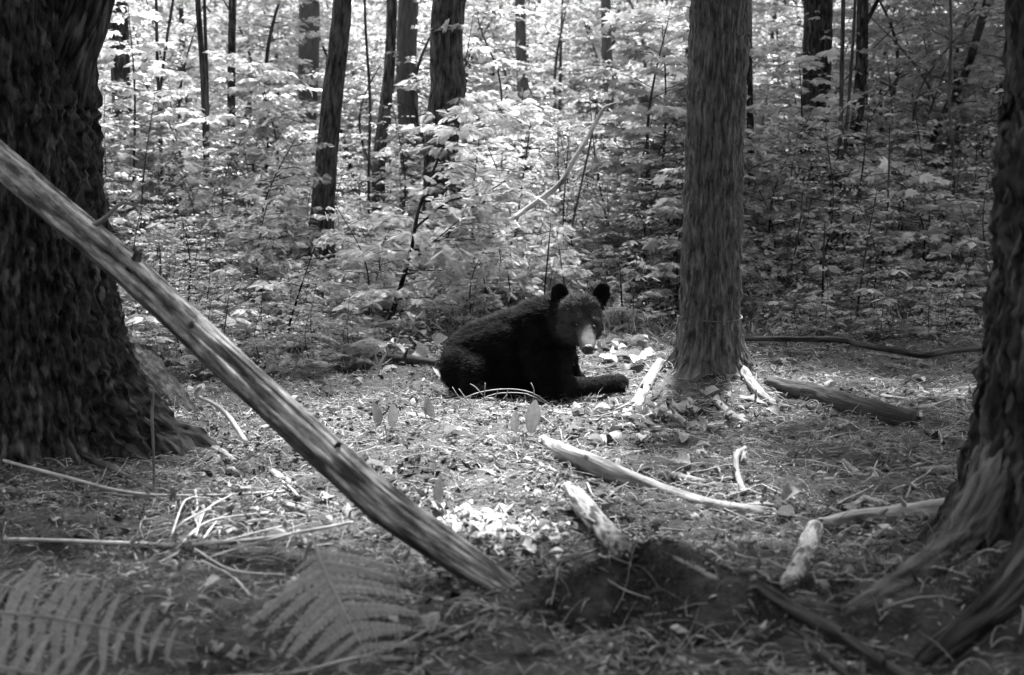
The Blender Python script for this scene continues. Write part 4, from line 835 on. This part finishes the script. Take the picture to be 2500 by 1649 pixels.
def big_fern(label, spine, npair, plen, up, seed, fwd=.25, curl=0.0, wide=1.0):
    rg = np.random.default_rng(seed); Pd, _ = resample(spine, [1] * len(spine), .01); base = Pd[0]; o = empty('fern', base, label, 'fern')
    mb = MB(); tube(mb, Pd, np.linspace(.006, .0015, len(Pd)), 6, .7); sp_, sr_ = resample([np.array([base[0] - .06, base[1] + .14, float(H(base[0] - .06, base[1] + .14)) - .02]), base + [-.04, .07, -.08], base], [.007, .006, .006], .03); tube(mb, sp_, sr_, 6, .6)
    link('stalk', mb.mesh('stalk', M['fern'], True, base), o)
    Tn = unit(np.gradient(Pd, axis=0)); up = unit(np.array(up, float))
    for i in range(npair):
        u = .10 + .88 * i / npair; k = int(u * (len(Pd) - 1)); t = Tn[k]; sv = unit(np.cross(up, t)); nm = np.cross(t, sv)
        env = plen * min(1, .55 + u * 1.6) * (1 - u) ** .62 + .012
        for sg in (1, -1):
            d_ = unit(sv * sg + t * (fwd + .1 * rg.normal()) + nm * (.10 * rg.normal() + curl)); z_ = unit(nm - d_ * np.dot(nm, d_)); y_ = np.cross(z_, d_)
            from mathutils import Matrix
            L = env * rg.uniform(.82, 1.08) * (.5 if rg.random() < .05 else 1); mt = Matrix(((d_[0], y_[0], z_[0]), (d_[1], y_[1], z_[1]), (d_[2], y_[2], z_[2])))
            f = link('leaflet', PIN[int(rg.integers(0, 3))], o, loc=Pd[k] - base, scale=(L, L * .95 * wide, L)); f.rotation_euler = mt.to_euler()
    return o
big_fern('broad triangular fern frond drooping below the leaning log', [at(765, 1320, 4.75), at(800, 1410, 4.62), at(840, 1490, 4.5), at(885, 1580, 4.42), at(930, 1680, 4.34)], 13, .37, (.15, -.75, .65), 5, fwd=.35)
big_fern('fern frond with long parallel leaflets at the bottom corner', [at(-120, 1492, 4.1), at(60, 1500, 4.08), at(220, 1525, 4.05), at(360, 1552, 4.04), at(470, 1578, 4.02)], 13, .21, (-.1, -.8, .6), 6, fwd=.15, wide=1.35)
big_fern('fern frond partly cut by the bottom corner under another frond', [at(-140, 1600, 3.95), at(60, 1640, 3.92), at(220, 1668, 3.9), at(420, 1720, 3.9)], 12, .18, (0, -.7, .7), 7, fwd=.1)
big_fern('small fern frond behind the bent straw near the bottom corner', [at(-40, 1420, 4.6), at(60, 1440, 4.55), at(160, 1450, 4.5), at(260, 1440, 4.5)], 10, .12, (0, -.5, .8), 8, fwd=.15)

# ------------------------------------------------------------------ the bear
def bear():
    vs, ts, off = [], [], 0
    bms = bpy.data.meshes.new('tmp'); import bmesh
    bm = bmesh.new(); bmesh.ops.create_icosphere(bm, subdivisions=2, radius=1.0); bm.to_mesh(bms); bm.free()
    SV = np.array([v.co[:] for v in bms.vertices]); ST = np.array([p.vertices[:] for p in bms.polygons])
    def ball(c, rad3, rot=None):
        nonlocal off
        V = SV * np.asarray(rad3)
        if rot is not None: V = V @ np.asarray(rot).T
        vs.append(V + c); ts.append(ST + off); off += len(V)
    def chain(pts, dens=8, ys=1.0):
        for (a, b) in zip(pts[:-1], pts[1:]):
            for t in np.linspace(0, 1, dens):
                px, py, d, rr_ = (np.array(a) * (1 - t) + np.array(b) * t); rm = rr_ * d / FPX; ball(at(px, py, d), (rm, rm * ys, rm))
    # torso, rump, shoulders
    chain([(1148, 893, 10.32, 71), (1190, 876, 10.28, 96), (1240, 870, 10.22, 108), (1288, 856, 10.15, 112), (1318, 838, 10.08, 88)], 7, .92)
    chain([(1318, 815, 10.08, 86), (1345, 792, 9.98, 72), (1385, 778, 9.9, 56), (1412, 770, 9.84, 48)], 7)
    # near thigh and hind foot
    chain([(1150, 897, 10.2, 69), (1185, 918, 10.05, 60), (1165, 950, 9.95, 32), (1205, 966, 9.82, 20), (1245, 974, 9.76, 16)], 6)
    # near foreleg: shoulder, elbow on the ground, forearm reaching right
    chain([(1325, 860, 9.95, 62), (1345, 915, 9.85, 46), (1362, 950, 9.8, 36), (1415, 946, 9.9, 24), (1470, 940, 10.02, 22), (1500, 937, 10.1, 22), (1512, 937, 10.14, 22)], 7)
    for k in range(5): chain([(1508 + 2 * k, 928 + 5 * k, 10.18 - .03 * k, 8), (1520 + k, 931 + 5 * k, 10.2 - .03 * k, 7)], 3)
    # chest and far foreleg
    chain([(1345, 850, 9.98, 50), (1352, 905, 9.95, 46), (1360, 950, 9.95, 36)], 5)
    chain([(1370, 860, 10.15, 30), (1396, 895, 10.2, 17), (1404, 915, 10.25, 14), (1425, 930, 10.35, 10)], 5)
    # head: skull, cheeks, brow, muzzle
    hd = 9.80
    ball(at(1415, 766, hd), (.150, .15, .136)); ball(at(1402, 800, hd - .03), (.118, .12, .118)); ball(at(1438, 799, hd - .03), (.094, .11, .105)); ball(at(1418, 825, hd - .02), (.07, .09, .06))
    chain([(1430, 800, 9.70, 28), (1432, 820, 9.63, 24), (1434, 838, 9.57, 21), (1435, 850, 9.53, 18)], 7)
    chain([(1424, 830, 9.68, 18), (1429, 848, 9.60, 14), (1432, 858, 9.57, 10)], 5)            # lower jaw
    chain([(1402, 782, 9.70, 16), (1416, 780, 9.67, 17)], 4); chain([(1444, 784, 9.68, 14), (1453, 788, 9.70, 12)], 4)   # brow ridges
    # ears: rim and hollow back
    def ear(cx, cy, d, rx, ry, tilt, yaw):
        c = at(cx, cy, d); s_ = d / FPX; ct, st_ = math.cos(tilt), math.sin(tilt); cyw, syw = math.cos(yaw), math.sin(yaw)
        ex = np.array([ct * cyw, ct * syw, st_]); ez = np.array([-st_ * cyw, -st_ * syw, ct]); ey = np.cross(ez, ex)
        for a in np.linspace(-2.2, 2.2, 26) + math.pi / 2: ball(c + (ex * math.cos(a) * rx * .80 + ez * math.sin(a) * ry * .80) * s_ , (.0175,) * 3)
        for a in np.linspace(0, 1, 6):
            rot = np.stack([ex, ey, ez], 1); ball(c + ey * .014, (rx * s_ * .9, .012, ry * s_ * .9), rot)
        ball(c - ez * ry * .75 * s_, (rx * s_ * .72, .035, .05), np.stack([ex, ey, ez], 1))
    ear(1367, 721, 9.87, 23, 33, .10, .35); ear(1468, 720, 9.87, 20, 33, -.32, -.35)
    V = np.vstack(vs); T = np.vstack(ts)
    me = bpy.data.meshes.new('bear_raw'); me.from_pydata(V.tolist(), [], T.tolist())
    ob = bpy.data.objects.new('tmp_bear', me); C.objects.link(ob)
    rm = ob.modifiers.new('r', 'REMESH'); rm.mode = 'VOXEL'; rm.voxel_size = .011
    sm = ob.modifiers.new('s', 'SMOOTH'); sm.iterations = 5; sm.factor = .5
    dg = bpy.context.evaluated_depsgraph_get(); me2 = bpy.data.meshes.new_from_object(ob.evaluated_get(dg)); 
    bpy.data.objects.remove(ob); bpy.data.meshes.remove(me); bpy.data.meshes.remove(bms)
    nv = len(me2.vertices); V = np.zeros(nv * 3, np.float32); me2.vertices.foreach_get('co', V); V = V.reshape(-1, 3).astype(float)
    nn = np.zeros(nv * 3, np.float32); me2.vertices.foreach_get('normal', nn); nn = nn.reshape(-1, 3).astype(float)
    Q = [tuple(p.vertices) for p in me2.polygons]
    Q4 = np.array([q_ for q_ in Q if len(q_) == 4]); Q3 = np.array([q_ for q_ in Q if len(q_) == 3])
    bpy.data.meshes.remove(me2)
    # coat shade: black body, greyer face, pale muzzle
    def shade(X):
        hc = at(1416, 785, 9.76); f = np.clip(1.35 - np.linalg.norm((X - hc) / [.19, .22, .19], axis=1) ** 2, 0, 1)
        a, b = at(1431, 806, 9.62), at(1435, 852, 9.50); ab = b - a; t = np.clip(((X - a) @ ab) / (ab @ ab), 0, 1); dist = np.linalg.norm(X - a - t[:, None] * ab, axis=1)
        mz = np.clip((.076 - dist) / .03, 0, 1) * np.clip(t * 2.0 + .3, 0, 1) * (.55 + .9 * fbm(X * 30, 2, 9))
        er = np.maximum(np.exp(-np.sum(((X - at(1368, 720, 9.87)) / .075) ** 2, 1)), np.exp(-np.sum(((X - at(1467, 720, 9.87)) / .07) ** 2, 1)))
        ey = np.maximum(np.exp(-np.sum(((X - at(1409, 792, 9.66)) / .028) ** 2, 1)), np.exp(-np.sum(((X - at(1451, 797, 9.66)) / .028) ** 2, 1)))
        s_ = .008 + .048 * f * (1 - er) + .02 * 0
        s_ = s_ + (.15 - s_) * mz; s_ = s_ * (1 - .8 * ey)
        return s_
    base = np.array([at(1290, 972, 10.15)[0], 10.15, 0.0]); base[2] = float(H(base[0], base[1]))
    o = empty('bear', base, 'black bear lying on the forest floor with its head turned to look at the camera', 'bear')
    mb = MB(); mb.add(V, Q3 if len(Q3) else None, Q4, shade(V)); link('body', mb.mesh('bear_body', M['fur'], True, base), o)
    # fur: short blades combed from the head back over the body
    rg = np.random.default_rng(77); tri = np.vstack([Q4[:, [0, 1, 2]], Q4[:, [0, 2, 3]]]); A = np.linalg.norm(np.cross(V[tri[:, 1]] - V[tri[:, 0]], V[tri[:, 2]] - V[tri[:, 0]]), axis=1)
    N = 120000; k = rg.choice(len(tri), N, p=A / A.sum()); u, v_ = rg.random(N), rg.random(N); fl = u + v_ > 1; u[fl], v_[fl] = 1 - u[fl], 1 - v_[fl]
    p = V[tri[k, 0]] + u[:, None] * (V[tri[k, 1]] - V[tri[k, 0]]) + v_[:, None] * (V[tri[k, 2]] - V[tri[k, 0]]); nrm = unit(nn[tri[k, 0]] + nn[tri[k, 1]] + nn[tri[k, 2]])
    nose = at(1435, 850, 9.5); fd = unit(p - nose); fd = fd * [1, 1, .4] + [-.25, .1, -.45]; dn = np.linalg.norm(p - nose, axis=1)
    fd = fd - nrm * np.sum(fd * nrm, 1)[:, None]; cl = fbm(p * 22, 2, 5)[:, None] - .5
    fd = unit(unit(fd) + rg.normal(size=(N, 3)) * .28 + nrm * (.36 + cl * .5))
    L = np.interp(dn, [0, .10, .22, .34, .6, 1.5], [.004, .008, .018, .032, .05, .062]) * rg.uniform(.6, 1.25, N)
    ke = np.minimum(np.linalg.norm(p - at(1368, 715, 9.87), axis=1), np.linalg.norm(p - at(1470, 715, 9.87), axis=1)); L = np.where(ke < .08, np.minimum(L, .014), L)
    pa = at(1380, 940, 9.9)[0]; L = np.where((p[:, 0] > pa) & (p[:, 2] < .27), L * .45, L)
    sd_ = unit(np.cross(fd, nrm + 1e-3)); wv = np.clip(L * .09, .0008, .0035)[:, None]
    V3 = np.stack([p - sd_ * wv, p + sd_ * wv, p + fd * L[:, None]], 1).reshape(-1, 3)
    mb = MB(); mb.add(V3, np.arange(N * 3).reshape(-1, 3), None, np.repeat(shade(p) * rg.uniform(.55, 1.7, N) * (.5 + 1.6 * np.clip(cl[:, 0] + .35, 0, 1)), 3))
    tag(link('fur', mb.mesh('bear_fur', M['fur'], False, base), o), kind='stuff')
    # eyes and nose, seated on the surface
    def surf(px, py):
        ry = ray(px, py); ry = ry / np.linalg.norm(ry); c = np.array([0, 0, CAMZ]); W = V - c; t = W @ ry; dd = np.linalg.norm(W - t[:, None] * ry, axis=1)
        kk = np.where(dd < .012)[0]; return c + ry * t[kk].min() if len(kk) else at(px, py, 9.65)
    for (ex_, ey_) in ((1410, 794), (1450, 799)):
        m_ = MB(); m_.add(SV * .015 + surf(ex_, ey_) + [0, .006, 0], ST); link('eye', m_.mesh('eye', M['eye'], True, base), o)
    m_ = MB(); c = surf(1436, 853); q_ = SV * [.046, .026, .034]; q_[:, 0] *= 1 - .35 * np.clip(-q_[:, 2] / .034, 0, 1)
    m_.add(q_ + c + [0, .004, 0], ST); nz = link('nose', m_.mesh('nose', M['nose'], True, base), o)
    for sg in (-1, 1):
        m_ = MB(); m_.add(SV * [.009, .008, .006] + c + [sg * .020, -.018, -.006], ST); link('nostril', m_.mesh('nostril', M['eye'], True, base), nz)
    for k in range(4):
        a = at(1524 + k, 932 + 5.5 * k, 10.17 - .03 * k); m_ = MB(); p_, q_ = resample([a, a + [.016, 0, -.004], a + [.028, 0, -.016]], [.005, .004, .001], .006); tube(m_, p_, q_, 6, .5); link('claw', m_.mesh('claw', M['nose'], True, base), o)
bear()
print('tris', sum(len(p.vertices) - 2 for m in bpy.data.meshes for p in m.polygons), 'objects', len(bpy.data.objects))
